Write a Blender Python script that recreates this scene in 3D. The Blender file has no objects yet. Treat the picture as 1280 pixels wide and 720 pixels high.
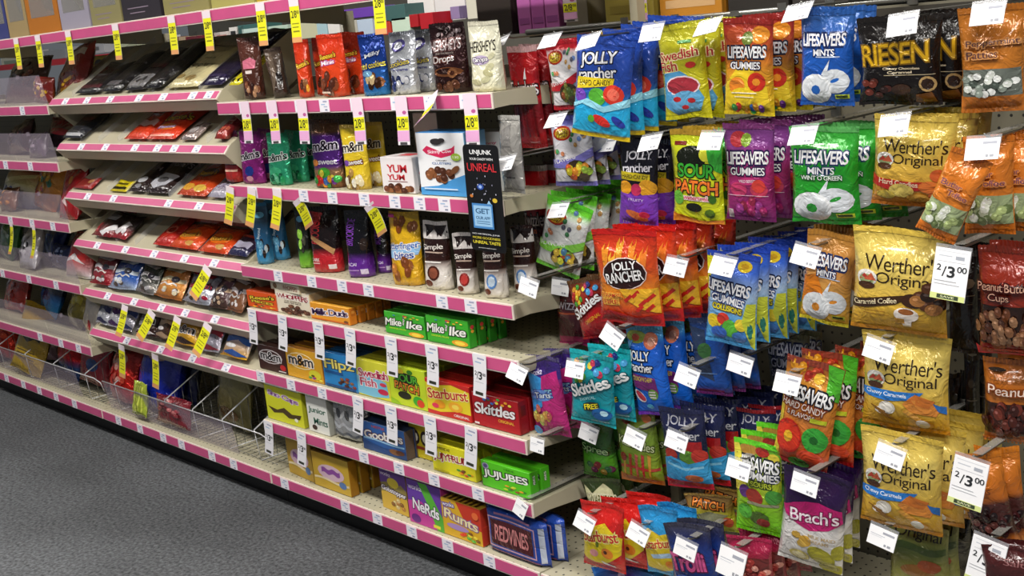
import bpy, bmesh, math, random
from mathutils import Vector, Matrix, noise, geometry

# ------------------------------------------------------------------ camera, world, lights, exposure
F_PX = 1500.0
CAM = Vector((2.018, -1.86, 1.45))
YAW, PITCH, ROLL = math.radians(47.4), math.radians(12.5), math.radians(-5.6)
_f = Vector((-math.sin(YAW)*math.cos(PITCH), math.cos(YAW)*math.cos(PITCH), -math.sin(PITCH)))
_r = Vector((math.cos(YAW), math.sin(YAW), 0)); _u = _r.cross(_f)
_c, _s = math.cos(ROLL), math.sin(ROLL)
RIGHT, UP, FWD = _c*_r+_s*_u, -_s*_r+_c*_u, _f
sc = bpy.context.scene
col = sc.collection
cam = bpy.data.objects.new('camera', bpy.data.cameras.new('camera'))
col.objects.link(cam)
cam.data.sensor_width = 36; cam.data.lens = 36*F_PX/1280; cam.data.clip_start = .02
cam.matrix_world = Matrix((( RIGHT.x, UP.x, -FWD.x, CAM.x), (RIGHT.y, UP.y, -FWD.y, CAM.y), (RIGHT.z, UP.z, -FWD.z, CAM.z), (0, 0, 0, 1)))
sc.camera = cam
w = bpy.data.worlds.new('world'); sc.world = w; w.use_nodes = True
w.node_tree.nodes['Background'].inputs[0].default_value = (.85, .92, 1, 1)
w.node_tree.nodes['Background'].inputs[1].default_value = .10
def area(x, y, z, sx, sy, power, rx=0, rz=0, c=(1, .97, .92)):
    d = bpy.data.lights.new('ceiling_or_fill_lamp', 'AREA'); d.shape = 'RECTANGLE'; d.size = sx; d.size_y = sy; d.energy = power; d.color = c
    o = bpy.data.objects.new('ceiling_or_fill_lamp', d); col.objects.link(o); o.location = (x, y, z); o.rotation_euler = (rx, 0, rz)
for i, x in enumerate((-5.0, -2.6, -.2, 2.2)):                      # fluorescent fixtures over the aisle
    area(x, -1.25, 2.93, 1.2, .3, (18, 34, 52, 66)[i])
area(1.9, -2.9, 2.93, 1.2, .3, 50)
area(-3.0, .35, 2.93, 1.2, .3, 14)  # added fill over the shelving, lifts the goods behind the left bays
area(-.9, .35, 2.93, 1.2, .3, 32)  # second added fill, put in to brighten the white boards of the next aisle
sc.view_settings.view_transform = 'Standard'; sc.view_settings.look = 'None'
sc.view_settings.gamma = 1; sc.view_settings.exposure = .3

# ------------------------------------------------------------------ projection helpers (true positions at true depths)
def ray(px, py): return RIGHT*((px-640)/F_PX) - UP*((py-360)/F_PX) + FWD
def aty(px, py, Y):
    d = ray(px, py); return CAM + d*((Y-CAM.y)/d.y)
def xat(px, z, Y):
    k = (px-640)/F_PX; n = RIGHT - FWD*k
    return CAM.x - (n.y*(Y-CAM.y) + n.z*(z-CAM.z))/n.x

# ------------------------------------------------------------------ colours and materials
def lin(h):
    if not isinstance(h, str): return h
    c = [int(h[i:i+2], 16)/255 for i in (0, 2, 4)]
    return tuple((v/12.92 if v <= .04045 else ((v+.055)/1.055)**2.4) for v in c)+(1,)
MATS = {}
def printed(name, rough, bump=0, bscale=60, metal=0, coat=0, spec=.5):
    m = bpy.data.materials.new(name); m.use_nodes = True; nt = m.node_tree; b = nt.nodes['Principled BSDF']
    a = nt.nodes.new('ShaderNodeAttribute'); a.attribute_name = 'Col'
    n = nt.nodes.new('ShaderNodeTexNoise'); n.inputs['Scale'].default_value = bscale; n.inputs['Detail'].default_value = 3
    n.inputs['Distortion'].default_value = 1.5
    tc = nt.nodes.new('ShaderNodeTexCoord'); nt.links.new(tc.outputs['Object'], n.inputs['Vector'])
    nt.links.new(a.outputs['Color'], b.inputs['Base Color'])
    b.inputs['Roughness'].default_value = rough; b.inputs['Metallic'].default_value = metal
    b.inputs['Coat Weight'].default_value = coat; b.inputs['Coat Roughness'].default_value = .12
    b.inputs['Specular IOR Level'].default_value = spec
    if bump:
        bp = nt.nodes.new('ShaderNodeBump'); bp.inputs['Strength'].default_value = bump; bp.inputs['Distance'].default_value = .008
        nt.links.new(n.outputs['Fac'], bp.inputs['Height']); nt.links.new(bp.outputs['Normal'], b.inputs['Normal'])
    MATS[name] = m; return m
printed('film', .19, 1, 27, .12, .6)
printed('foil', .22, .9, 30, .55, .2)
printed('carton', .42, .05, 80)
printed('paper', .6, .03, 50)
printed('matte', .65, .1, 60)
def plain(name, c, rough=.5, metal=0, var=.0, vs=8, bump=0, bs=80, dots=None, alpha=1, trans=0, ior=1.45):
    m = bpy.data.materials.new(name); m.use_nodes = True; nt = m.node_tree; b = nt.nodes['Principled BSDF']; L = nt.links
    c = lin(c); b.inputs['Base Color'].default_value = c; b.inputs['Roughness'].default_value = rough; b.inputs['Metallic'].default_value = metal
    b.inputs['Alpha'].default_value = alpha; b.inputs['Transmission Weight'].default_value = trans; b.inputs['IOR'].default_value = ior
    tc = nt.nodes.new('ShaderNodeTexCoord'); out = None
    if var:
        n = nt.nodes.new('ShaderNodeTexNoise'); n.inputs['Scale'].default_value = vs; n.inputs['Detail'].default_value = 6; L.new(tc.outputs['Object'], n.inputs['Vector'])
        r = nt.nodes.new('ShaderNodeValToRGB'); r.color_ramp.elements[0].position = .3; r.color_ramp.elements[1].position = .7
        r.color_ramp.elements[0].color = tuple(v*(1-var) for v in c[:3])+(1,); r.color_ramp.elements[1].color = tuple(min(1, v*(1+var)) for v in c[:3])+(1,)
        L.new(n.outputs['Fac'], r.inputs['Fac']); out = r.outputs['Color']; L.new(out, b.inputs['Base Color'])
    if dots:                                                        # 25 mm grid of punched holes, a few pixels each
        ax, rad = dots
        sep = nt.nodes.new('ShaderNodeSeparateXYZ'); L.new(tc.outputs['Object'], sep.inputs[0]); prev = None
        for k in ax:
            d = nt.nodes.new('ShaderNodeMath'); d.operation = 'PINGPONG'; d.inputs[1].default_value = .0127; L.new(sep.outputs[k], d.inputs[0])
            p = nt.nodes.new('ShaderNodeMath'); p.operation = 'POWER'; p.inputs[1].default_value = 2; L.new(d.outputs[0], p.inputs[0])
            if prev:
                s = nt.nodes.new('ShaderNodeMath'); s.operation = 'ADD'; L.new(prev, s.inputs[0]); L.new(p.outputs[0], s.inputs[1]); prev = s.outputs[0]
            else: prev = p.outputs[0]
        lt = nt.nodes.new('ShaderNodeMath'); lt.operation = 'LESS_THAN'; lt.inputs[1].default_value = rad*rad; L.new(prev, lt.inputs[0])
        mx = nt.nodes.new('ShaderNodeMix'); mx.data_type = 'RGBA'; L.new(lt.outputs[0], mx.inputs['Factor'])
        if out: L.new(out, mx.inputs['A'])
        else: mx.inputs['A'].default_value = c
        mx.inputs['B'].default_value = (.015, .013, .011, 1); L.new(mx.outputs['Result'], b.inputs['Base Color'])
    if bump:
        n = nt.nodes.new('ShaderNodeTexNoise'); n.inputs['Scale'].default_value = bs; n.inputs['Detail'].default_value = 8; L.new(tc.outputs['Object'], n.inputs['Vector'])
        bp = nt.nodes.new('ShaderNodeBump'); bp.inputs['Strength'].default_value = bump; bp.inputs['Distance'].default_value = .01
        L.new(n.outputs['Fac'], bp.inputs['Height']); L.new(bp.outputs['Normal'], b.inputs['Normal'])
    MATS[name] = m; return m
plain('shelf_paint', 'bfb79d', .4, .0, .05, 5)
plain('deck_paint', 'bdb69c', .45, .0, .06, 5, dots=((0, 1), .0030))
plain('peg_paint', '6c6757', .5, .0, .06, 3, dots=((0, 2), .0032))
plain('dark_metal', '39352e', .5, .2, .15, 6)
plain('pink', 'cf5788', .35, .0, .05, 14)
plain('rail_white', 'e9dccf', .35, .0, .04, 12)
plain('black_kick', '07070a', .5, 0, .2, 4)
plain('wire', '85857f', .3, .8)
plain('white_wire', 'd9d9dc', .3, .3)
plain('clear', 'dfe0e6', .12, 0, alpha=.16)
plain('clear_dark', 'a9a6a0', .15, 0, alpha=.35)
plain('acrylic', 'cfc0d0', .15, 0, alpha=.2)
plain('carpet', '56585b', .95, 0, .62, 90, bump=.9, bs=110)
plain('wall', '8d897e', .8, 0, .1, 2)
plain('ceiling', 'c9c7c0', .9, 0, .05, 3)
m = MATS['carpet']; nt = m.node_tree                                # broad worn patches over the fine carpet flecks
n1 = nt.nodes.new('ShaderNodeTexNoise'); n1.inputs['Scale'].default_value = 22; n1.inputs['Detail'].default_value = 8
n2 = nt.nodes.new('ShaderNodeMix'); n2.data_type = 'RGBA'; n2.blend_type = 'OVERLAY'; n2.inputs['Factor'].default_value = .55
b = nt.nodes['Principled BSDF']; src = b.inputs['Base Color'].links[0].from_socket
nt.links.new(src, n2.inputs['A']); nt.links.new(n1.outputs['Fac'], n2.inputs['B']); nt.links.new(n2.outputs['Result'], b.inputs['Base Color'])

# ------------------------------------------------------------------ object helpers
def link(name, me, parent=None, mat=None):
    o = bpy.data.objects.new(name, me); col.objects.link(o)
    if mat and me and not me.materials: me.materials.append(MATS[mat])
    if parent: o.parent = parent
    return o
def thing(name, label, cat, loc=(0, 0, 0), rot=(0, 0, 0), group=None):
    o = bpy.data.objects.new(name, None); o.empty_display_size = .02; col.objects.link(o)
    o.location = loc; o.rotation_euler = rot; o['label'] = label; o['category'] = cat
    if group: o['group'] = group
    return o
def finish(bm, name, smooth=False):
    me = bpy.data.meshes.new(name); bm.to_mesh(me); bm.free()
    if smooth: me.polygons.foreach_set('use_smooth', [True]*len(me.polygons))
    return me
def bx(bm, x0, x1, y0, y1, z0, z1, bev=0):
    r = bmesh.ops.create_cube(bm, size=1, matrix=Matrix.Translation(((x0+x1)/2, (y0+y1)/2, (z0+z1)/2)) @ Matrix.Diagonal((x1-x0, y1-y0, z1-z0, 1)))
    if bev: bmesh.ops.bevel(bm, geom=list({e for v in r['verts'] for e in v.link_edges}), offset=bev, segments=1, affect='EDGES')
def box_obj(name, dims, mat, parent=None, bev=0):
    bm = bmesh.new(); bx(bm, *dims, bev); return link(name, finish(bm, name), parent, mat)
def prism(bm, pts, x0, x1):                                         # a YZ outline extruded along X
    a = [bm.verts.new((x0, p[0], p[1])) for p in pts]; b = [bm.verts.new((x1, p[0], p[1])) for p in pts]; n = len(pts)
    bm.faces.new(a); bm.faces.new(b[::-1])
    for i in range(n): bm.faces.new((a[i], b[i], b[(i+1) % n], a[(i+1) % n]))
    bmesh.ops.recalc_face_normals(bm, faces=bm.faces)
def tube(bm, pts, r, seg=6):
    pts = [Vector(p) for p in pts]; rings = []
    for i, p in enumerate(pts):
        d = (pts[min(i+1, len(pts)-1)]-pts[max(i-1, 0)]).normalized(); q = d.to_track_quat('Z', 'Y')
        rings.append([bm.verts.new(p+q @ Vector((r*math.cos(a*math.tau/seg), r*math.sin(a*math.tau/seg), 0))) for a in range(seg)])
    for a, b in zip(rings, rings[1:]):
        for k in range(seg): bm.faces.new((a[k], a[(k+1) % seg], b[(k+1) % seg], b[k]))
    bm.faces.new(rings[0][::-1]); bm.faces.new(rings[-1])
def tube_obj(name, pts, r, mat, parent=None, seg=6):
    bm = bmesh.new(); tube(bm, pts, r, seg); return link(name, finish(bm, name, True), parent, mat)
def dup(root, loc=None, rot=None, label=None, group=None):
    r = root.copy(); col.objects.link(r)
    if loc is not None: r.location = loc
    if rot is not None: r.rotation_euler = rot
    if label: r['label'] = label
    if group: r['group'] = group
    for ch in root.children:
        c = ch.copy(); col.objects.link(c); c.parent = r
        for g in ch.children:
            d = g.copy(); col.objects.link(d); d.parent = c
    return r

# ------------------------------------------------------------------ printed artwork: flat shapes and lettering draped over a surface
TX = {}
def text_mesh(s, bold, shear):
    k = (s, bold, shear)
    if k not in TX:
        cu = bpy.data.curves.new('t', 'FONT'); cu.body = s; cu.offset = bold; cu.shear = shear; cu.resolution_u = 3; cu.fill_mode = 'FRONT'
        cu.space_character = .92
        o = bpy.data.objects.new('t', cu); me = bpy.data.meshes.new_from_object(o)
        vs = [(v.co.x, v.co.y) for v in me.vertices]; fs = [tuple(p.vertices) for p in me.polygons]
        xs = [v[0] for v in vs] or [0, 1]; ys = [v[1] for v in vs] or [0, 1]
        TX[k] = (vs, fs, min(xs), max(xs), min(ys), max(ys))
        bpy.data.objects.remove(o); bpy.data.curves.remove(cu); bpy.data.meshes.remove(me)
    return TX[k]
def T(s, x, y, w, h, c, out=None, rot=0, b=.02, sh=0, ob=.035): return ('t', s, x, y, w, h, c, out, rot, b*.45, sh, ob*2)
def E(x, y, rx, ry, c, rot=0): return ('e', x, y, rx, ry, c, rot)
def R(x0, y0, x1, y1, c): return ('p', [(x0, y0), (x1, y0), (x1, y1), (x0, y1)], c)
def P(pts, c): return ('p', pts, c)
def WAVE(y0, y1, c, a=.03, n=1, ph=0, x0=.03, x1=.97, up=0):
    t = [i/12 for i in range(13)]; f = lambda s: a*math.sin(s*n*math.tau+ph)+up*(s-.5)
    return ('p', [(x0+(x1-x0)*s, y0+f(s)) for s in t]+[(x0+(x1-x0)*s, y1+f(s)) for s in reversed(t)], c)
def DOTS(x, y, rx, ry, n, r, cols, seed=1, asp=.7):
    rn = random.Random(seed); out = []
    for i in range(n):
        a = rn.uniform(0, math.tau); q = math.sqrt(rn.random())
        out.append(('e', x+rx*q*math.cos(a), y+ry*q*math.sin(a), r, r*asp, cols[i % len(cols)], 0))
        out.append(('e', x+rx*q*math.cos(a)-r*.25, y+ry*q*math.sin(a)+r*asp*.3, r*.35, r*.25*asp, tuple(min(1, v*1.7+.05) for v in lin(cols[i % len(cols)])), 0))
    return out
def flat(items):
    o = []
    for i in items:
        if isinstance(i, list): o += flat(i)
        else: o.append(i)
    return o
LAY = .00009; OUTL = .0021
def drape(items, w, h, S, N, M_, eps=.0006, mir=1):
    """items in 0..1 fractions of a w x h field -> mesh on S(u,v) with normals of S"""
    bm = bmesh.new(); cl = bm.loops.layers.float_color.new('Col')
    L = 0
    def poly(pts, c):
        area_ = sum(a[0]*b[1]-b[0]*a[1] for a, b in zip(pts, pts[1:]+pts[:1]))
        if area_ < 0: pts = pts[::-1]
        vs = [bm.verts.new((min(max(p[0], .002*w), .998*w), min(max(p[1], .002*h), .998*h), L*LAY)) for p in pts]
        if len(vs) <= 4: fs = [bm.faces.new(vs)]
        else:
            tri = geometry.tessellate_polygon([[Vector((p[0], p[1], 0)) for p in pts]]); fs = []
            for t in tri:
                try: fs.append(bm.faces.new([vs[i] for i in t]))
                except ValueError: pass
        for f in fs:
            f.normal_update()
            if f.normal.z < 0: f.normal_flip()
            for l in f.loops: l[cl] = lin(c)
    for it in flat(items):
        L += 1
        if it[0] == 'p': poly([(x*w, y*h) for x, y in it[1]], it[2])
        elif it[0] == 'e':
            _, x, y, rx, ry, c, rot = it; n = 14 if rx*w > .012 else 8; cr, sr = math.cos(math.radians(rot)), math.sin(math.radians(rot)); pts = []
            for k in range(n):
                a = k*math.tau/n; p, q = rx*w*math.cos(a), ry*h*math.sin(a); pts.append((x*w+p*cr-q*sr, y*h+p*sr+q*cr))
            poly(pts, c)
        else:
            _, s, x, y, tw, th, c, out, rot, bo, sh, ob = it
            _, _, a0, a1, b0, b1 = text_mesh(s, bo, sh)
            sc_ = max(1e-6, min(tw*w/max(1e-6, a1-a0), th*h/max(1e-6, b1-b0)))
            for k, (cc, off) in enumerate(([(out, round(bo+min(.12, max(.05, OUTL/sc_)), 3))] if out else [])+[(c, bo)]):
                if k: L += 1
                vs, fs, x0, x1, y0, y1 = text_mesh(s, off, sh)
                _, _, a0, a1, b0, b1 = text_mesh(s, bo, sh)
                sx, sy = tw*w/max(1e-6, a1-a0), th*h/max(1e-6, b1-b0); cr, sr = math.cos(math.radians(rot)), math.sin(math.radians(rot)); nv = []
                for p, q in vs:
                    p = (p-(a0+a1)/2)*sx; q = (q-(b0+b1)/2)*sy
                    v = bm.verts.new((min(max(x*w+p*cr-q*sr, .002*w), .998*w), min(max(y*h+p*sr+q*cr, .002*h), .998*h), L*LAY)); nv.append(v)
                for f in fs:
                    try: g = bm.faces.new([nv[i] for i in f])
                    except ValueError: continue
                    g.normal_update()
                    if g.normal.z < 0: g.normal_flip()
                    for l in g.loops: l[cl] = lin(cc)
    if N:
        for i in range(1, N):
            bmesh.ops.bisect_plane(bm, geom=bm.verts[:]+bm.edges[:]+bm.faces[:], plane_co=(w*i/N, 0, 0), plane_no=(1, 0, 0), dist=1e-7)
        for j in range(1, M_):
            bmesh.ops.bisect_plane(bm, geom=bm.verts[:]+bm.edges[:]+bm.faces[:], plane_co=(0, h*j/M_, 0), plane_no=(0, 1, 0), dist=1e-7)
        bmesh.ops.triangulate(bm, faces=[f for f in bm.faces if len(f.verts) > 4])
    nrm = []
    for v in bm.verts:
        u, t = v.co.x/w, v.co.y/h; p, n = S(u, t); v.co = p+n*(eps+v.co.z); nrm.append(n)
    me = finish(bm, 'artwork', True)
    if len(nrm) == len(me.vertices): me.normals_split_custom_set_from_vertices([tuple(n) for n in nrm])
    return me

# ------------------------------------------------------------------ bags
def bag_surface(w, h, t, kind, seed, wr):
    def prof(u, v):
        a = (max(0, 1-abs(2*u-1)**3))**.62
        if kind == 'pouch':
            s = min(1, max(0, v/.86)); b = (1-s)**.62*(.72+.28*min(1, v/.12)) if v < .86 else 0
            a = (max(0, 1-abs(2*u-1)**4))**.6
        elif kind == 'bar': b = min(1, min(v, 1-v)/.06)**.5 if 0 < v < 1 else 0; a = (max(0, 1-abs(2*u-1)**7))**.6
        elif kind == 'lump': b = (max(0, 1-abs(2*v-1)**2.4))**.6
        else:
            q = min(1, max(0, (v-.05)/.80)); b = (max(0, 1-abs(2*q-1)**3.2))**.62
        return a*b
    def raw(u, v, s):
        p = prof(u, v); nz = noise.noise(Vector((u*3.1, v*4.3, seed*7.7)))*wr
        nz += noise.noise(Vector((u*9, v*5, seed*3.3)))*wr*.45
        edge = min(1, 5*min(u, 1-u)+.15)
        x = (u-.5)*w*(1-.07*math.sin(math.pi*min(1, max(0, v)))*(1 if kind in ('peg', 'lump') else .3))
        if kind == 'pouch': x = (u-.5)*w*(1-.05*math.sin(v*math.pi*2)*.6)
        zz = v*h+noise.noise(Vector((u*2.3, seed, 0)))*wr*1.5*(abs(2*v-1)**4)
        y = -s*t/2*p-nz*edge*(.25+p)+noise.noise(Vector((v*1.7, seed*2.1, 0)))*wr*1.2+.006*math.sin((u-.3)*5+seed)*(v**2)
        return Vector((x, y-s*.0004, zz))
    def S(u, v, s=1):
        p = raw(u, v, s); e = .012
        du = raw(u+e, v, s)-raw(u-e, v, s); dv = raw(u, v+e, s)-raw(u, v-e, s); n = du.cross(dv)*s
        if n.length < 1e-12: n = Vector((0, -s, 0))
        return p, n.normalized()
    return raw, S
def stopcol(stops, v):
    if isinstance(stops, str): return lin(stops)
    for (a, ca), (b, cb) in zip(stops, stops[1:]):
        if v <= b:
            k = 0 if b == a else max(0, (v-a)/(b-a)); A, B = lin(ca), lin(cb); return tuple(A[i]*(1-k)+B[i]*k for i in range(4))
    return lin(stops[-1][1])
def make_bag(root, w, h, t, base, art, kind='peg', mat='film', seed=1, wr=.0022, seal=None, back=None, N=14, M_=18, low=False):
    raw, S = bag_surface(w, h, t, kind, seed, wr)
    bm = bmesh.new(); cl = bm.loops.layers.float_color.new('Col'); G = {}; VJ = {}
    for s in (1, -1):
        for i in range(N+1):
            for j in range(M_+1):
                G[s, i, j] = bm.verts.new(raw(i/N, j/M_, s)); VJ[G[s, i, j]] = j/M_
        for i in range(N):
            for j in range(M_):
                q = [G[s, i, j], G[s, i+1, j], G[s, i+1, j+1], G[s, i, j+1]]
                f = bm.faces.new(q if s == 1 else q[::-1])
                for l in f.loops:
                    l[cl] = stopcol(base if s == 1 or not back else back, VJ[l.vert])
    for i in range(N):
        for j, fl in ((0, 0), (M_, 1)):
            q = [G[1, i, j], G[1, i+1, j], G[-1, i+1, j], G[-1, i, j]]; f = bm.faces.new(q[::-1] if not fl else q)
            for l in f.loops: l[cl] = stopcol(base, j/M_)
    for j in range(M_):
        for i, fl in ((0, 0), (N, 1)):
            q = [G[1, i, j], G[1, i, j+1], G[-1, i, j+1], G[-1, i, j]]; f = bm.faces.new(q if not fl else q[::-1])
            for l in f.loops: l[cl] = stopcol(base, j/M_)
    GP = {k: v.co.copy() for k, v in G.items()}; S0 = S; NC = {}
    def S(u, v, s=1):                                               # same facets as the wrapper, so print never dips under the film
        a, b = min(max(u, 0), 1)*N, min(max(v, 0), 1)*M_; i, j = min(int(a+1e-6), N-1), min(int(b+1e-6), M_-1); fu, fv = a-i, b-j
        p = (GP[1, i, j]*(1-fu)+GP[1, i+1, j]*fu)*(1-fv)+(GP[1, i, j+1]*(1-fu)+GP[1, i+1, j+1]*fu)*fv
        n = Vector((0, 0, 0))
        for ii, jj, w1 in ((i, j, (1-fu)*(1-fv)), (i+1, j, fu*(1-fv)), (i, j+1, (1-fu)*fv), (i+1, j+1, fu*fv)):
            if (ii, jj) not in NC: NC[ii, jj] = S0(ii/N, jj/M_)[1]
            n += NC[ii, jj]*w1
        return p, n.normalized()
    bmesh.ops.remove_doubles(bm, verts=bm.verts, dist=.0002)
    link('wrapper', finish(bm, 'wrapper', True), root, mat)
    if art:
        link('printed_front', drape(art, w, h, S, N, M_), root, mat)
    if seal is not None:                                            # crimped heat seals, ridged strips proud of the film
        for nm, v0, v1, cc in (('top_seal', .945, 1.0, seal[0]), ('bottom_seal', .0, .04, seal[1])):
            if kind == 'pouch' and nm == 'bottom_seal': continue
            bm = bmesh.new(); cl = bm.loops.layers.float_color.new('Col'); K = 28; prev = None
            for k in range(K+1):
                u = k/K; a, n = S(u, v0); b2, _ = S(u, v1); o = n*(.0006+(.0009 if k % 2 else 0))
                zz = Vector((0, 0, .0015*(k % 2)*(1 if v1 > .5 else 0)))
                cur = (bm.verts.new(a+o), bm.verts.new(b2+o+zz))
                if prev:
                    f = bm.faces.new((prev[0], cur[0], cur[1], prev[1]))
                    for l in f.loops: l[cl] = lin(cc)
                prev = cur
            link(nm, finish(bm, nm), root, mat)
    return S
def make_box(root, w, h, d, front, art, side=None, top=None, sideart=None, topart=None, mat='carton'):
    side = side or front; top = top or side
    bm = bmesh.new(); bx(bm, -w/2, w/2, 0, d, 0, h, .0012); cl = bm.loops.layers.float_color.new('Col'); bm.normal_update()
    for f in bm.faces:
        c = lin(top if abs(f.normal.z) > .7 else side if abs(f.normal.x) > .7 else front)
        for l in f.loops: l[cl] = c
    link('carton', finish(bm, 'carton'), root, mat)
    if art: link('printed_front', drape(art, w, h, lambda u, v: (Vector(((u-.5)*w, 0, v*h)), Vector((0, -1, 0))), 0, 0, .0003), root, mat)
    if sideart: link('printed_side', drape(sideart, d, h, lambda u, v: (Vector((w/2, u*d, v*h)), Vector((1, 0, 0))), 0, 0, .0003), root, mat)
    if topart: link('printed_top', drape(topart, w, d, lambda u, v: (Vector(((u-.5)*w, v*d, h)), Vector((0, 0, 1))), 0, 0, .0003), root, mat)
    # tucked flap closing the right end, a board's thickness proud
    bm = bmesh.new(); bx(bm, w/2-.0002, w/2+.0009, d*.12, d*.88, h*.03, h*.5); cl = bm.loops.layers.float_color.new('Col')
    for f in bm.faces:
        for l in f.loops: l[cl] = lin(side)
    link('end_flap', finish(bm, 'end_flap'), root, mat)
STACK = []                                                           # (front thing, its copies) for the clearance pass
ORD = ['', 'second', 'third', 'fourth', 'fifth', 'sixth', 'seventh', 'eighth']
rnd = random.Random(7)
# ------------------------------------------------------------------ the setting
def struct(name, dims, mat):
    o = box_obj(name, dims, mat); o['kind'] = 'structure'; return o
struct('floor', (-7, 5, -4.2, 3.2, -.05, 0), 'carpet')
struct('ceiling', (-7, 5, -4.2, 3.2, 3.0, 3.05), 'ceiling')
struct('wall_back', (-7, 5, 3.15, 3.2, 0, 3.0), 'wall')

BAYS = {'Z': (-4.88, -3.66), 'A': (-3.66, -2.44), 'B': (-2.44, -1.22), 'C': (-1.22, 0), 'D': (0, 1.22), 'E': (1.22, 2.44)}
BACK = .54
BN = {'Z': 'distant bay past the left picture edge', 'A': 'leftmost bay with clear-fronted bins', 'B': 'bay with sloping bar shelves', 'C': 'bay of flat shelves with boxes', 'D': 'pegboard bay of hanging bags', 'E': 'bay past the right picture edge'}
for k, (x0, x1) in BAYS.items():
    top = 1.33 if k in 'ZABC' else 1.405
    g = thing('shelving_unit', 'beige steel gondola frame, '+BN[k], 'shelving frame', (x0, BACK, 0))
    W = x1-x0
    box_obj('pegboard', (.014, W-.014, 0, .02, .1, top), 'peg_paint', g)
    for xx in (0, W): box_obj('upright', (xx-.014 if xx else -.0, xx+(.0 if xx else .014), -.012, .03, 0, top), 'shelf_paint', g)
    box_obj('kick_plate', (.001, W-.001, .045-BACK, .06-BACK, 0.001, .078), 'black_kick', g)
    if k in 'DE':                                                    # slotted header rail above the hooks
        box_obj('header_rail', (.02, W-.02, -.012, -.001, 1.35, 1.40), 'dark_metal', g)

def rail(root, W, cards, z=0, tilt=None):
    """ticket rail: pale channel, pink strip and the white cards slid into it"""
    def put(nm, x0, x1, a, b, y, mt, rn=1):
        bm = bmesh.new()
        bx(bm, x0, x1, -y, 0, a, b, .0008 if mt == 'rail_white' else 0)
        if tilt: bmesh.ops.rotate(bm, verts=bm.verts, cent=(0, 0, 0), matrix=Matrix.Rotation(tilt, 3, 'X'))
        return link(nm, finish(bm, nm), root, mt)
    H = .033 if tilt else .038
    if tilt: lo, hi = 0, H
    else: lo, hi = -H, 0
    put('price_rail', .001, W-.001, lo, hi, .005, 'rail_white')
    put('pink_strip', .004, W-.006, lo+.004, hi-.004, .0062, 'pink')
    me = None
    for cx in cards:
        if .022 < cx < W-.022:
            bm = bmesh.new(); cl = bm.loops.layers.float_color.new('Col'); bm2 = bm
            if me is None:
                def q(x0, x1, z0, z1, y, c):
                    vs = [bm.verts.new(p) for p in ((x0, y, z0), (x1, y, z0), (x1, y, z1), (x0, y, z1))]; f = bm.faces.new(vs)
                    for l in f.loops: l[cl] = lin(c)
                hh = hi-lo
                q(-.022, .022, lo+.0025, hi-.0025, -.0074, 'f3eef6')
                q(-.004, .014, hi-.010, hi-.006, -.0077, 'a9aac6'); q(-.013, .004, hi-.017, hi-.014, -.0077, 'a6c2e0')
                q(-.002, .014, hi-.023, hi-.020, -.0077, 'b7c0d8'); q(.002, .013, lo+.006, lo+.010, -.0077, '8d90a8')
                r2 = bmesh.ops.create_cube(bm, size=1, matrix=Matrix.Translation((0, -.0067, (lo+hi)/2)) @ Matrix.Diagonal((.044, .001, hh-.005, 1)))
                for f in {f for v in r2['verts'] for f in v.link_faces}:
                    for l in f.loops: l[cl] = lin('f3eef6')
                if tilt: bmesh.ops.rotate(bm, verts=bm.verts, cent=(0, 0, 0), matrix=Matrix.Rotation(tilt, 3, 'X'))
                me = finish(bm, 'price_card')
            else: bm.free()
            o = link('price_card', me, root, 'paper'); o.location.x = cx

CARDS = dict(C1=(273, 307, 341, 377, 408, 447, 498, 540, 585), C2=(290, 319, 349, 382, 418, 458, 496, 527, 558), C3=(307, 350, 392, 430, 463, 555, 591, 638),
 C4=(315, 355, 399, 439, 490, 541, 601), C5=(328, 366, 405, 449, 490, 539, 591), C6=(337, 378, 415, 457, 501, 545, 600), C7=(358, 434, 474, 517, 562, 614),
 B1=(80, 107, 136, 172, 202, 239, 259, 276), B2=(72, 100, 130, 167, 195, 216, 244), B3=(81, 108, 140, 209, 247), B4=(90, 120, 155, 191, 229, 266),
 B5=(101, 133, 166, 200, 230, 267), B6=(157, 199, 239, 281), B7=(124, 150, 177, 206, 229, 267, 294), A7=(10, 31, 51, 72, 95), A1=(30,), A2=(9, 40), A3=(15, 42, 68),
 A4=(5, 38, 72), A5=(52, 78, 100), A6=(), D7=(760,))
ZC = {1: 1.297, 2: 1.049, 3: .801, 4: .663, 5: .463, 6: .299, 7: .117}
ZB = {1: 1.303, 2: 1.138, 3: .955, 4: .772, 5: .580, 6: .420}
ZA = {1: 1.311, 2: 1.095, 3: .862, 4: .62, 5: .372}
RANK = ['', 'top', 'second', 'third', 'fourth', 'fifth', 'sixth', 'bottom']
HOLD = {1: 'upright chocolate pouches', 2: 'candy-coated chocolate pouches and white cartons', 3: 'dark snack pouches', 4: 'green and orange theatre boxes', 5: 'yellow and red theatre boxes', 6: 'yellow and lime green theatre boxes', 7: 'the blue tray and base boxes'}
def flat_shelf(x0, x1, z, depth, cards, label, name='gondola_shelf'):
    W = x1-x0; t = thing(name, label, 'shelf', (x0, 0, z))
    bm = bmesh.new(); bx(bm, .003, W-.003, .0005, depth, -.006, -.001); bx(bm, .003, W-.003, .0005, .004, -.036, -.006)
    link('deck', finish(bm, 'deck'), t, 'deck_paint')
    for xx in (0.0, W-.0025):
        bm = bmesh.new(); prism(bm, [(.001, -.001), (.001, -.036), (.05, -.034), (depth-.02, -.075), (depth, -.08), (depth, .0), (depth-.1, -.001)], xx+.0004, xx+.0022)
        link('side_bracket', finish(bm, 'side_bracket'), t, 'shelf_paint')
    rail(t, W, [xat(p, z-.018, 0)-x0 for p in cards]); return t
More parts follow.
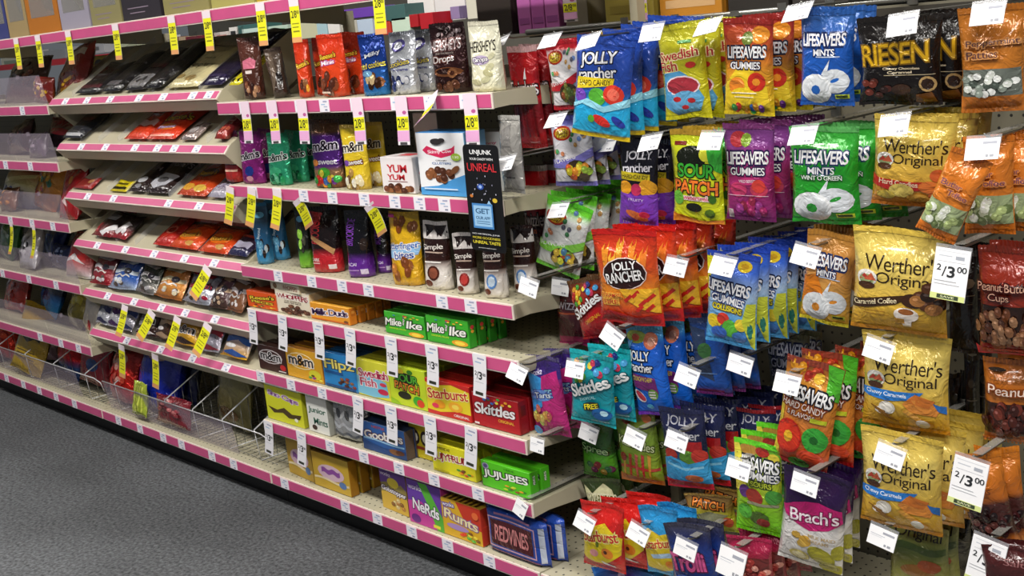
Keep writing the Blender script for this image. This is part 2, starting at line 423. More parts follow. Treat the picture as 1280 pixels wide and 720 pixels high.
for k in range(1, 8):
    flat_shelf(-1.218, -.002, ZC[k], .50 if k < 7 else .535, CARDS['C%d' % k], 'beige %s shelf with pink rail under %s' % (RANK[k], HOLD[k]), 'gondola_shelf' if k < 7 else 'base_deck')
flat_shelf(.002, 1.218, ZC[7], .535, CARDS['D7'], 'perforated beige base deck below the hanging bags', 'base_deck')
flat_shelf(1.222, 2.438, ZC[7], .535, (), 'perforated beige base deck past the right edge of the pegs', 'base_deck')
flat_shelf(-2.438, -1.222, ZC[7], .535, CARDS['B7'], 'beige base deck under the wire bins, below the sloping shelves', 'base_deck')
flat_shelf(-3.658, -2.442, ZC[7], .535, CARDS['A7'], 'beige base deck at the far left end of the bins', 'base_deck')
SLOPE = math.radians(30)
BH = {1: 'dark chocolate bars', 2: 'orange-red bars and empty slots', 3: 'black and orange bars', 4: 'red snack bars', 5: 'silver, orange and blue bar bags', 6: 'silver, brown and yellow bags'}
for k in range(1, 7):
    z = ZB[k]; x0, x1 = BAYS['B']; W = x1-x0
    t = thing('sloping_shelf', 'beige %s sloping shelf with tilted pink rail under %s' % (RANK[k], BH[k]), 'shelf', (x0, 0, z))
    bm = bmesh.new(); L = .33; a, b2 = math.cos(SLOPE), math.sin(SLOPE)
    prism(bm, [(.024, .022), (.024, .026), (.024+L*a, .026+L*b2), (.024+L*a, .022+L*b2)], .003, W-.003); link('deck', finish(bm, 'deck'), t, 'shelf_paint')
    bm = bmesh.new(); prism(bm, [(.0015, -.001), (.029, -.032), (.06, -.034), (.06, -.031), (.031, -.029), (.0045, -.001)], .002, W-.002); link('front_lip', finish(bm, 'front_lip'), t, 'shelf_paint')
    for xx in (.0, W-.0024):
        bm = bmesh.new(); prism(bm, [(.0, -.0), (.095, -.095), (.12, -.075), (.33, .06), (.024+L*a, .03+L*b2), (.024, .03)], xx+.0003, xx+.0021); link('side_bracket', finish(bm, 'side_bracket'), t, 'shelf_paint')
    rail(t, W, [xat(p, z+.012, 0)-x0 for p in CARDS['B%d' % k]], tilt=-math.radians(42))
    for i in range(1, 8):                                           # clear dividers between the facings
        xd = W*i/8
        bm = bmesh.new(); prism(bm, [(.03, .03), (.03, .05), (.024+L*a, .052+L*b2), (.024+L*a, .028+L*b2)], xd, xd+.0015); link('divider', finish(bm, 'divider'), t, 'clear')
for k in range(1, 6): flat_shelf(-4.878, -3.662, ZA[k], .50, (), 'beige %s shelf of the distant bay past the left edge' % RANK[k])
for k in range(1, 6):
    t = flat_shelf(-3.658, -2.442, ZA[k], .50, CARDS['A%d' % k], 'beige %s shelf of the clear-fronted bin bay' % RANK[k])
    for i in range(3):
        bm = bmesh.new(); x0 = .01+i*.4; prism(bm, [(.004, 0), (-.012, .11), (-.010, .11), (.006, 0)], x0, x0+.392)
        bx(bm, x0+.19, x0+.2, -.016, -.008, .10, .115); link('clear_front', finish(bm, 'clear_front'), t, 'acrylic')
# top shelf over the three left bays
for k, (x0, x1) in (('A', BAYS['A']), ('B', BAYS['B']), ('C', BAYS['C'])):
    t = flat_shelf(x0+.002, x1-.002, 1.567, .5, (), 'high shelf of boxed gifts over the '+BN[k], 'top_shelf')
for k in ('A', 'B', 'C'):
    x0, x1 = BAYS[k]; t = thing('shelf_post', 'thin beige post of the high shelf, right of the '+BN[k], 'post', (x1, .5, 1.331))
    box_obj('post', (-.012, .012, 0, .03, 0, .2), 'shelf_paint', t)
# raised shelf behind the head of the peg bay
t = thing('dark_shelf', 'dark raised shelf of boxes behind the top of the hanging bags', 'shelf', (-.46, .58, 1.41))
box_obj('deck', (0, 1.68, 0, .32, -.012, 0), 'dark_metal', t); tube_obj('front_tube', [(0, -.008, .004), (1.68, -.008, .004)], .008, 'wire', t, 8)
for xx in (.02, .8, 1.6): box_obj('leg', (xx, xx+.03, .2, .23, -1.409, -.012), 'dark_metal', t)

# ------------------------------------------------------------------ base bins: wire basket with clear front
def wire_bins(x0, x1, label, front=True, n=6):
    W = x1-x0; t = thing('wire_basket', label, 'basket', (x0, .03, ZC[7]))
    if front:
        bm = bmesh.new(); prism(bm, [(.0, .002), (-.018, .115), (-.016, .115), (.002, .002)], .004, W*.80); link('clear_front', finish(bm, 'clear_front'), t, 'acrylic')
    tube_obj('front_rod', [(.004, -.017, .115), (W-.06, -.017, .115), (W-.02, -.01, .10), (W-.02, .0, .06)], .0022, 'white_wire', t)
    bm = bmesh.new()
    for i in range(40):
        u = i*.03
        if u < W-.02: tube(bm, [(u, .0, .008), (u+.0, .36, .012)], .0011, 4)
    for j in range(12): tube(bm, [(.004, .01+j*.03, .009), (W-.02, .01+j*.03, .009)], .0011, 4)
    o = link('basket_floor', finish(bm, 'basket_floor'), t, 'wire'); o['kind'] = 'stuff'
    for i in range(n):
        xd = W*(i+.5)/n; d = link('wire_divider', None, t)
        bm = bmesh.new(); tube(bm, [(xd, -.012, .118), (xd, .30, .27)], .0024); tube(bm, [(xd, -.002, .01), (xd, .30, .01)], .0015, 4)
        tube(bm, [(xd, -.012, .118), (xd, -.002, .01)], .0015, 4)
        me = finish(bm, 'wire_divider', True); bpy.data.objects.remove(d); d = link('wire_divider', me, t, 'white_wire')
        bm = bmesh.new()
        for j in range(9):
            yy = .03+j*.032; tube(bm, [(xd, yy, .01), (xd, yy, .118+(yy+.012)*.487)], .0012, 4)
        link('grid_wires', finish(bm, 'grid_wires', True), d, 'wire')
wire_bins(-2.435, -1.225, 'white wire bins on the base deck below the sloping shelves')
wire_bins(-3.655, -2.445, 'white wire bins on the base deck at the far left', n=4)

# ------------------------------------------------------------------ price tags hanging from the rails
def tag_mesh(kind, w_, h_, bend):
    S = lambda u, v: (Vector(((u-.5)*w_, -.0015-bend*(1-v)**2, (v-1)*h_)), Vector((0, -1, -.0)))
    Y_, K = 'f2ee1c', '23221a'
    if kind == 'yellow': a = [R(0, 0, 1, 1, 'f6eef2'), R(0, .6, 1, 1, 'f3d9e8'), E(.7, .66, .18, .04, 'c05a98'), R(0, .3, 1, .58, Y_), T('2/8', .38, .45, .6, .19, K, b=.03), T('00', .83, .5, .26, .08, K),
             R(.1, .33, .9, .35, 'c9b92a'), R(0, .08, 1, .29, 'eeb0dc'), R(.2, .01, .8, .06, '4a4648')]
    elif kind == 'yellow_long': a = [R(0, 0, 1, 1, Y_), R(0, .82, 1, 1, 'f3e3ea'), R(0, 0, 1, .12, 'e8a66c'), T('2/8', .4, .64, .56, .17, K, b=.03), T('00', .82, .68, .26, .08, K), R(.15, .42, .85, .44, '8f8d20'), R(.15, .34, .8, .36, '8f8d20'), R(.2, .24, .85, .27, '8f8d20')]
    elif kind == 'big': a = [R(0, 0, 1, 1, 'f3f2f4'), R(.12, .90, .9, .92, 'c3c5cc'), R(.12, .80, .7, .83, 'b4b8c4'), R(.1, .69, .9, .70, '9a9ca4'), T('2', .15, .59, .11, .10, '222428', b=.03), T('/', .30, .53, .12, .17, '222428'),
             T('3', .50, .53, .2, .19, '222428', b=.05), T('00', .80, .59, .3, .10, '222428', b=.02), R(.12, .34, .8, .355, 'a3a5aa'), R(.12, .27, .6, .28, 'c6c8cc'), R(.05, .02, .95, .11, 'dfe79a'), R(.2, .035, .8, .095, '33402a'), T('SAVE', .5, .065, .35, .04, 'd7dcaa')]
    else: a = [R(0, 0, 1, 1, 'f6f3f8'), R(.3, .88, .85, .92, 'a9aac6'), R(.12, .79, .6, .82, 'a6c2e0'), T('2', .17, .54, .17, .10, '222428', b=.03), T('/', .32, .50, .14, .18, '222428'), T('3', .54, .50, .28, .19, '222428', b=.06),
             T('00', .83, .545, .24, .07, '222428', b=.03), R(.15, .34, .8, .35, 'c6c8cc'), R(.2, .05, .8, .12, '33342a')]
    return drape(a, w_, h_, S, 1, 5 if bend else 1, .0004)
TAGM = {}
def hang_tag(kind, px, z, Y, label, w_=.04, h_=.115, bend=.0, pitch=0, roll=0):
    k = (kind, w_, h_, bend)
    if k not in TAGM:
        bm = bmesh.new(); n = 5
        for s in (0, 1):
            for j in range(n):
                v0, v1 = j/n, (j+1)/n
                q = [((x-.5)*w_, -.0015-bend*(1-v)**2+s*.0005, (v-1)*h_) for x, v in ((0, v0), (1, v0), (1, v1), (0, v1))]
                f = bm.faces.new([bm.verts.new(p) for p in (q if not s else q[::-1])])
        cl = bm.loops.layers.float_color.new('Col')
        for f in bm.faces:
            for l in f.loops: l[cl] = lin('f2eef4')
        TAGM[k] = (finish(bm, 'card'), tag_mesh(*k))
    t = thing('price_tag', label, 'price tag', (xat(px, z-.02, Y), Y, z), (pitch, roll, 0))
    link('card', TAGM[k][0], t, 'paper'); link('printed_front', TAGM[k][1], t, 'paper'); return t
def over(s): return s
for px, what in zip((307, 341, 378, 447, 502, 588), ('over the magenta pouch', 'over the mint green pouch', 'left of the purple pouch', 'over the yellow pouch', 'over the small white cube carton', 'over the black cardboard sign')):
    hang_tag('yellow', px, ZC[1]+.0, -.009, 'yellow and pink tag on the top flat rail, '+what, .046, .120, .006, roll=rnd.uniform(-.05, .02))
hang_tag('yellow', 543, ZC[1], -.009, 'tilted yellow price tag hanging from the top flat shelf over the blue-edged carton', .046, .10, .03, pitch=-.6, roll=-.5)
for px, what in zip((289, 316, 348), ('leftmost of three', 'middle of three', 'rightmost of three')):
    hang_tag('yellow_long', px, ZC[2]-.005, -.009, 'yellow tag on the second flat shelf rail over blue pouches, '+what, .044, .115, .015, roll=.16)
for px, what in ((372, 'left'), (462, 'right')):
    hang_tag('yellow_long', px, ZC[2]-.03, -.006, 'yellow tag curling down under the second flat shelf rail, %s of the pair' % what, .046, .085, .02, pitch=.3, roll=-.45)
W4 = ('left of the cream malt carton', 'below the cream malt carton', 'below the orange caramel boxes', 'over the blue box', 'between two green fruit candy boxes', 'below the right green fruit candy box', 'over the dark red box')
for px, what in zip((316, 354, 399, 439, 490, 541, 601), W4):
    hang_tag('white', px, ZC[4], -.009, 'white tag on the fourth flat rail, '+what, .046, .108, .008, roll=rnd.uniform(.02, .14))
for px, what in zip((449, 490, 539, 590), ('over the clear-windowed silver box', 'over the blue peanut box', 'over the smiling yellow box', 'over the yellow box beside lime green')):
    hang_tag('white', px, ZC[5], -.009, 'white tag on the fifth flat shelf rail, '+what, .046, .108, .008, roll=rnd.uniform(.02, .14))
for px, what in zip((337, 378), ('at its left end', 'over the amber wrapped boxes')):
    hang_tag('white', px, ZC[6], -.009, 'white price tag on the sixth flat shelf rail, '+what, .046, .108, .008, roll=.1)
for px, k, what, r in ((262, 4, 'on the fourth sloping rail', .55), (158, 5, 'above the silver bags', .12), (192, 5, 'above the brown bags', .5), (224, 5, 'above the yellow bag', .25), (262, 5, 'above the silver and red bag', .4)):
    hang_tag('yellow_long', px, ZB[k]+.004, -.012, 'yellow price tag on a sloping shelf rail, '+what, .046, .115, .012, pitch=-.25, roll=r)
for px, what in ((153, 'over the red candy bag'), (195, 'over the blue bag')):
    hang_tag('yellow_long', px, ZB[6]+.004, -.012, 'yellow price tag on the lowest sloping rail, '+what, .046, .125, .012, roll=.1)
for px, what in ((21, 'far left, first'), (48, 'over the red bag, second'), (86, 'over the red bag, third'), (145, 'over the yellow and black box'), (215, 'left of the small shelf divider'), (259, 'over the back shelf boxes'), (326, 'over the brown pouches'), (368, 'over the narrow orange pouch'), (473, 'over the blue pouch')):
    hang_tag('yellow_long', px, 1.563, -.008, 'yellow price tag on the high shelf rail '+what, .045, .115, .004)
for px, what in ((15, 'left'), (43, 'right')):
    hang_tag('yellow_long', px, ZA[4]+.22, -.012, 'thin yellow tag curving over the white bag in the far left bin, %s of two' % what, .03, .13, .03)
# ------------------------------------------------------------------ products on the flat shelves (bay C)
def place_bag(name, label, cat, L, Rr, Tp, z0, Y, t, base, art, kind='pouch', mat='film', seal=None, wr=.002, lean=0, yaw=0, pitch=0, group=None, behind=0, dy=.05, dx=0, noun='', seed=None, wscale=1, back=None, low=False):
    if kind in ('peg', 'pouch') and lean > -12: yaw += 11          # fronts are faced a little towards the aisle's end
    zt = aty((L+Rr)/2, Tp, Y).z; h = max(.03, zt-z0); zm = (z0+zt)/2
    x0, x1 = xat(L, zm, Y+t/2), xat(Rr, zm, Y+t/2); fi = math.atan2(CAM.x-(x0+x1)/2, Y-CAM.y); w_ = (x1-x0)*wscale*math.cos(fi)/math.cos(fi-math.radians(yaw))-(.12*t if kind == 'pouch' else 0); N, M_ = (8, 10) if low else (12, 16)
    seed = seed or (L*.13+Tp*.37) % 17
    r = thing(name, label, cat, ((x0+x1)/2, Y+t/2, z0+.0015), (math.radians(pitch), math.radians(lean), math.radians(yaw)), group)
    make_bag(r, w_, h, t, base, art, kind, mat, seed, wr, seal, back, N, M_)
    rn = random.Random(int(L)*7+int(Tp))
    if behind: dy = max(dy, t+.006)
    for k in range(1, behind+1):
        dup(r, (r.location.x+dx*k+rn.uniform(-.004, .004), r.location.y+dy*k, r.location.z), (r.rotation_euler.x, r.rotation_euler.y+rn.uniform(-.04, .04), r.rotation_euler.z+rn.uniform(-.05, .05)), '%s %s behind the front one' % (ORD[k], noun or cat), group)
    return r
def place_box(name, label, cat, L, Rr, Tp, z0, Y, d, front, art, side=None, top=None, behind=0, noun='', yaw=0, group=None, gap=.003, sideart=None, topart=None, mat='carton', n_up=0):
    zt = aty((L+Rr)/2, Tp, Y).z; h = max(.02, zt-z0); zm = (z0+zt)/2; x0, x1 = xat(L, zm, Y), xat(Rr, zm, Y); w_ = x1-x0
    r = thing(name, label, cat, ((x0+x1)/2, Y, z0+.0008), (0, 0, math.radians(yaw)), group)
    make_box(r, w_, h, d, front, art, side, top, sideart, topart, mat)
    rn = random.Random(int(L)*7+int(Tp))
    for k in range(1, behind+1):
        dup(r, (r.location.x+rn.uniform(-.003, .003), r.location.y+(d+gap)*k, r.location.z), (0, 0, r.rotation_euler.z+rn.uniform(-.02, .02)), '%s %s behind the front one' % (ORD[k], noun or cat), group)
    return r
def shelfz(k): return ZC[k]-.0005
BRN = ['6b3a22', '4a2414', '8c5a34']; RB = ['d8332a', '3fa34a', 'f0a22b', 'f3e24a', '7a3f9a', '3b74c4']
# top shelf: pouches
z = shelfz(1)
place_bag('candy_pouch', 'brown pouch with a pink patch at the left end of the top flat shelf', 'candy pouch', 301, 329, 47, z, .03, .05, [(0, '3c1c14'), (.5, '4e281c'), (1, '5b3026')],
    [P([(.2, .5), (.75, .5), (.8, .62), (.55, .68), (.2, .63)], 'd9768e'), R(.3, .42, .6, .47, 'e9d9d4'), DOTS(.5, .2, .35, .15, 9, .09, ['7c4a30', '2c120c', 'a77c5c'], 2)], seal=('4a2a22', '4a2a22'), yaw=18)
place_bag('candy_pouch', 'dark brown slumped pouch left of the narrow orange pouch', 'candy pouch', 337, 362, 60, z, .05, .06, [(0, '2a1a14'), (1, '5a4a3e')],
    [P([(.1, .1), (.5, .5), (.4, .9), (.2, .9)], '6a5a4c'), E(.6, .4, .2, .14, '1c100c')], yaw=40, lean=-5, seal=('4a3c34', '4a3c34'))
OR = [(0, 'c43a12'), (.5, 'e0441a'), (1, 'cf3014')]
place_bag('candy_pouch', 'narrow orange pouch turned sideways on the top flat shelf', 'candy pouch', 369, 391, 50, z, .03, .05, OR,
    [T("Reese's", .5, .58, .8, .1, 'f6d33a', '7a2a10', 20), DOTS(.5, .22, .3, .14, 7, .1, BRN+['e9a030'], 4)], seal=('cf3014', 'c43a12'), yaw=30, behind=1, dy=.06, noun='narrow orange pouch')
place_bag('candy_pouch', 'wide orange-red pouch with brown cups on the top flat shelf', 'candy pouch', 401, 434, 43, z, .02, .055, OR,
    [T("Reese's", .42, .66, .6, .085, 'f6d33a', '7a2a10', 8), T('Minis', .42, .555, .5, .07, 'f7eef0', 'b65a9a', 6), DOTS(.45, .22, .36, .13, 10, .12, ['5a2a18', '7a3c20', '4a2010'], 5), R(.12, .06, .5, .09, 'f1d9c8')],
    seal=('d8391a', 'c43a12'), behind=1, dy=.07, noun='orange-red pouch')
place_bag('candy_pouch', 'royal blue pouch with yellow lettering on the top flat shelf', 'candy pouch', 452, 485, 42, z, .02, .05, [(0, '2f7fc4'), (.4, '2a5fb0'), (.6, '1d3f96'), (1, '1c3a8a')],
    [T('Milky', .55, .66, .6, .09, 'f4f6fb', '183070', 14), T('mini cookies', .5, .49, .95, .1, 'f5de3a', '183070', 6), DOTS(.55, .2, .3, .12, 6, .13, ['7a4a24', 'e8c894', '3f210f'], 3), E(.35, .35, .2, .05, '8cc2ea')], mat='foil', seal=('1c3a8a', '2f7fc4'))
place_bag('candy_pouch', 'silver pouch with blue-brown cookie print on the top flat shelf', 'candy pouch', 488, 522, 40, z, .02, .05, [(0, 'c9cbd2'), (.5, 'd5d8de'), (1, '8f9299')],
    [E(.45, .78, .26, .1, '5b5490', 15), E(.45, .78, .16, .06, 'd8dae2', 15), T('cookies', .45, .50, .8, .09, 'f2dd4a', '4a4a7a', 8), T("'n' creme", .5, .4, .6, .05, '4a4a9a'), DOTS(.5, .2, .38, .13, 9, .09, ['2b3560', 'e8e8ee', '3c4a86'], 7)], mat='foil', seal=('7f828a', 'c9cbd2'), behind=1, dy=.06, noun='silver pouch')
place_bag('candy_pouch', 'dark brown pouch with tall silver lettering on the top flat shelf', 'candy pouch', 541, 587, 29, z, .015, .06, [(0, '2a120e'), (.5, '34181a'), (1, '2a1a1c')],
    [T("HERSHEY'S", .46, .69, .86, .16, 'cfc4c4', '6a4a48', 3, b=.01), T('MILK CHOCOLATE', .45, .57, .5, .025, 'c8b8b0'), T('Drops', .42, .475, .62, .13, 'f2e9e6', '6a3a30', 4, b=.03), E(.52, .3, .42, .07, '7a4a2c'), E(.5, .31, .3, .045, '2c120c'), E(.68, .28, .13, .07, '8d5c3a'), E(.68, .28, .07, .035, '4a2414'), DOTS(.5, .12, .36, .05, 6, .09, ['5a3220', '7a5038'], 5), DOTS(.5, .88, .4, .06, 9, .05, ['6f6062', '1a0c0c', '9a8c8e'], 3)], seal=('2a1a1c', '2a120e'), mat='foil')
place_bag('candy_pouch', 'cream white pouch at the right end of the top flat shelf', 'candy pouch', 588, 630, 27, z, .01, .06, [(0, 'e6e2c4'), (.6, 'dedbc2'), (1, 'cfcbb6')],
    [T("HERSHEY'S", .48, .65, .84, .16, '2a2620', None, 2, b=.01), E(.42, .45, .3, .07, 'b8a8c4'), T('Drops', .42, .45, .5, .085, 'f6f2ee', '5a4a6a', 3), E(.72, .34, .15, .05, 'c7c39c', 30), E(.68, .26, .16, .05, 'b3ae84', -20), E(.78, .5, .12, .04, 'cdc9a6', 40), E(.62, .17, .15, .045, 'c5c19a', 10), E(.3, .14, .18, .04, 'bbb68e', -10)], seal=('d2cdb8', 'e6e2c4'))
# second shelf
z = shelfz(2)
place_bag('candy_pouch', 'red pouch half hidden left of the magenta pouch', 'candy pouch', 281, 302, 165, z, .03, .05, [(0, 'b02a20'), (.5, '8a2030'), (1, '3c2040')], [T('m&m', .6, .4, .7, .12, 'f4ecec', '5a1020'), R(.1, .2, .9, .24, 'e8b8a0')], seal=('3c2040', 'b02a20'))
place_bag('candy_pouch', 'magenta pouch with black and white lettering on the second flat shelf', 'candy pouch', 301, 330, 166, z, .02, .045, [(0, '8a2478'), (.6, '9a2a88'), (1, '6a1a60')], [T("m&m's", .5, .55, .86, .16, '1e1420', 'f2ecf2', 8, b=.04), E(.5, .24, .2, .1, '2c3f9a'), E(.5, .1, .16, .05, 'f0a8bc')], mat='foil', seal=('6a1a60', '8a2478'), behind=1, dy=.06, noun='magenta pouch')
place_bag('candy_pouch', 'mint green pouch on the second flat shelf', 'candy pouch', 335, 363, 168, z, .02, .045, [(0, '2f9f74'), (.6, '36a87e'), (1, '1f7d58')], [T("m&m's", .5, .54, .88, .15, '12281e', 'f2f6f2', 6, b=.04), E(.45, .26, .3, .09, '49c08a'), DOTS(.5, .15, .35, .07, 6, .1, ['2fae6a', '79d8a8', '1a6a4a'], 4)], mat='foil', seal=('1f7d58', '2f9f74'), behind=2, dy=.06, noun='mint green pouch')
place_bag('candy_pouch', 'purple and brown pouch with coloured candies on the second flat shelf', 'candy pouch', 391, 429, 151, z, .02, .055, [(0, '7a4a2a'), (.25, 'a07a54'), (.32, '5a2a86'), (.8, '4a2070'), (.81, '6a4a30'), (1, '4a3020')], [T("m&m", .52, .62, .8, .15, '1a1020', 'efe6f4', 4, b=.04), T('sweet', .62, .38, .6, .07, 'f4eef8', None, 0, b=.03), E(.2, .37, .13, .05, 'd8853a'), E(.5, .22, .22, .08, '4fae3a'), DOTS(.5, .13, .42, .09, 14, .08, RB, 5)], mat='foil', seal=('4a3020', '7a4a2a'))
place_bag('candy_pouch', 'yellow pouch with striped lettering on the second flat shelf', 'candy pouch', 430, 461, 158, z, .02, .05, [(0, 'c9a83a'), (.3, 'e9c92a'), (1, 'd8b82a')], [T("m&m", .48, .66, .82, .15, '2a1a10', 'f6f0e0', 4, b=.04), T('sweet', .58, .42, .6, .07, 'f8f4ee', '7a3a1a', 5, b=.03), E(.22, .41, .12, .05, '7a4aa0'), DOTS(.5, .15, .4, .12, 12, .1, ['e8d8b0', 'b08a4a', '6a4a2a', 'f0e8d0'], 5)], seal=('c9a83a', 'd8b82a'), behind=1, dy=.06, noun='yellow pouch')
place_box('candy_box', 'small white cube carton with red lettering on the second flat shelf', 'candy box', 477, 517, 197, z, .015, .09, 'efe8e8', [T('YUM', .5, .68, .62, .22, 'c8202c', None, 0, b=.05), T('YUM', .45, .44, .55, .16, 'c8202c', None, 0, b=.05), R(.2, .31, .8, .33, '8a4a4a'), DOTS(.5, .12, .42, .1, 14, .1, BRN, 3, .9)], side='cfc6c4', top='e6dfdf', topart=[R(.3, .3, .7, .7, 'd24a50')], sideart=[E(.5, .55, .3, .22, 'c8303a'), DOTS(.5, .14, .4, .1, 8, .12, BRN, 2, .8)])
place_box('candy_box', 'white and blue carton with a pink ribbon on the second flat shelf', 'candy box', 523, 583, 166, z, .012, .07, 'f2f2f4', [P([(0, 0), (1, 0), (1, .36), (.7, .27), (.4, .16), (0, .12)], '4c9ad8'), P([(.12, .72), (.22, .79), (.5, .70), (.74, .76), (.8, .80), (.78, .66), (.5, .60), (.2, .66)], 'd42858'), T('Skinny Cow', .48, .695, .5, .07, 'fbeef2', None, 2), T('CREAMY', .5, .56, .24, .025, '6a6a72'), T('CLUSTERS', .5, .515, .4, .035, '5a7ab0'), DOTS(.45, .33, .28, .09, 13, .075, ['6a3a20', '8a5430', '4a2412'], 6, .8), E(.78, .42, .1, .05, '7a4a2a', 25), E(.82, .62, .1, .06, '9bbf3a'), T('130', .82, .62, .12, .04, 'f4f8e0'), E(.44, .86, .12, .05, '2e2a2c'), E(.56, .88, .07, .035, '2e2a2c'), R(.1, .1, .8, .12, 'd4e6f4')], side='7fb4dc', top='3f86c8')
place_box('candy_box', 'white carton behind the blue-edged one on the second flat shelf', 'candy box', 590, 632, 165, z, .10, .06, 'd9d6d2', [T('Skinny', .5, .8, .6, .06, 'c23a62', None, 4), R(.2, .5, .8, .55, '9a9aa0')], side='b5b2ac')
place_box('candy_box', 'pale pink-cream carton standing behind the tilted yellow tag', 'candy box', 520, 550, 141, z, .13, .05, 'c8b8ac', [R(.1, .6, .9, .7, 'b09488')], side='8a7a70')
# third shelf
z = shelfz(3)
place_bag('snack_pouch', 'sky blue pouch at the left end of the third flat shelf', 'snack pouch', 316, 340, 257, z, .02, .05, [(0, '3a8fc0'), (.4, '2a6a9a'), (.7, '1c3040'), (1, '3a6a8a')], [T('Beyond', .4, .5, .6, .06, 'cfe4f0', None, 80), DOTS(.5, .25, .35, .14, 8, .1, ['2a1a14', '6ab0d8', 'd8e8f0'], 3), E(.5, .8, .3, .05, '6ab8dc')], seal=('2c80b0', '3a8fc0'), yaw=25, behind=1, dy=.06, noun='sky blue pouch')
place_bag('snack_pouch', 'black and lime pouch on the third flat shelf', 'snack pouch', 370, 392, 262, z, .04, .05, [(0, '7fbf2a'), (.2, '5a9a2a'), (.3, '14140e'), (1, '101410')], [DOTS(.4, .45, .25, .2, 8, .12, ['2a2a20', '9ad84a', '4a4a3a'], 3), E(.4, .8, .25, .05, '5a9ac0')], seal=('20281a', '7fbf2a'), yaw=20)
place_bag('snack_pouch', 'red and black pouch with vertical lettering on the third flat shelf', 'snack pouch', 388, 428, 263, z, .02, .07, [(0, 'c0242a'), (.28, 'b8202a'), (.34, '1a0c0c'), (1, '120c0c')], [P([(.05, .5), (.5, .9), (.05, .95)], '8a1c20'), T('BROOKSIDE', .28, .68, .9, .15, 'a82a2c', None, 84), P([(.08, .52), (.85, .28), (.9, .36), (.12, .58)], 'b88a5a'), T('DARK', .24, .2, .3, .05, 'f2e0dc'), R(.1, .14, .4, .155, 'e8c0bc'), R(.68, .06, .9, .13, 'e9dada')], seal=('141010', 'c0242a'), yaw=10)
PU = [(0, '6a2a9a'), (.28, '5a2288'), (.34, '0e0a12'), (1, '0c0a10')]
pa = [T('BROOKSIDE', .26, .68, .9, .15, '7a3aa8', None, 84), T('ACAI', .3, .2, .4, .05, 'e4d4f0'), R(.1, .1, .6, .12, 'b88ad4'), R(.66, .05, .9, .13, 'd8c8e4'), E(.8, .5, .14, .1, '2a1c16')]
place_bag('snack_pouch', 'purple and black pouch on the third flat shelf', 'snack pouch', 432, 467, 268, z, .02, .07, PU, pa, seal=('141018', '6a2a9a'), yaw=12)
place_bag('snack_pouch', 'purple and black pouch beside the yellow pouch with brown bites', 'snack pouch', 468, 492, 277, z, .09, .06, PU, pa, seal=('141018', '6a2a9a'), yaw=25)
place_bag('candy_pouch', 'golden yellow pouch printed with chocolate bites on the third flat shelf', 'candy pouch', 488, 528, 269, z, .015, .06, [(0, 'd9a41c'), (1, 'e6b71e')], [P([(0, .5), (.95, .6), (1, .52), (.95, .42), (.1, .36)], '9ac4ec'), T('utterfinger', .5, .53, .98, .11, '2a62b8', 'f8f4f0', 4, b=.02), T('bites', .56, .415, .62, .10, '2a4aa0', 'f8f0ea', 5, b=.02), DOTS(.5, .8, .4, .12, 6, .1, ['7a3f18', '8f5426'], 3, .75), DOTS(.52, .2, .4, .13, 7, .11, ['7a3f18', '8f5426', 'c07a30'], 8, .75), R(.02, .92, .25, .97, 'd8409a')], seal=('e0b01c', 'd9a41c'))
SI = [(0, 'e9e2da'), (.35, 'e2d9d2'), (.4, '5a2c1c'), (.44, '2c120e'), (1, '1c0e0c')]
def simple(dot, accent): return [P([(0, .98), (.3, .8), (.5, .88), (.8, .78), (1, .97), (1, .75), (0, .74)], 'cfc8c4'), P([(.1, .95), (.35, .82), (.2, .76)], '1c0e0c'), P([(.55, .92), (.75, .85), (.68, .77)], '1c0e0c'), T('Simple', .46, .62, .8, .1, 'f0e8e0', None, 4, b=.01), R(.15, .54, .85, .56, 'c0a898'), E(.5, .25, .24, .11, accent), E(.5, .25, .17, .08, dot), E(.3, .1, .16, .05, '6a3420'), R(.15, .4, .8, .42, 'f2eae4')]
place_bag('snack_pouch', 'brown and white pouch with chocolate rounds on the third flat shelf', 'snack pouch', 530, 565, 281, z, .015, .06, SI, simple('8a4a34', '4a2014'), seal=('d8d0cc', 'e9e2da'))
place_bag('snack_pouch', 'brown and white pouch with a red circle on the third flat shelf', 'snack pouch', 568, 598, 296, z, .012, .055, SI, simple('c8403a', '8a2420'), seal=('d8d0cc', 'e9e2da'), yaw=15)
place_bag('snack_pouch', 'brown and white pouch with a blue oval, below the black sign', 'snack pouch', 603, 634, 292, z, .012, .06, SI, simple('cfe0f0', '5a8ac8'), seal=('2c120e', 'e9e2da'), yaw=8, behind=1, dy=.07, dx=.03, noun='blue oval pouch')
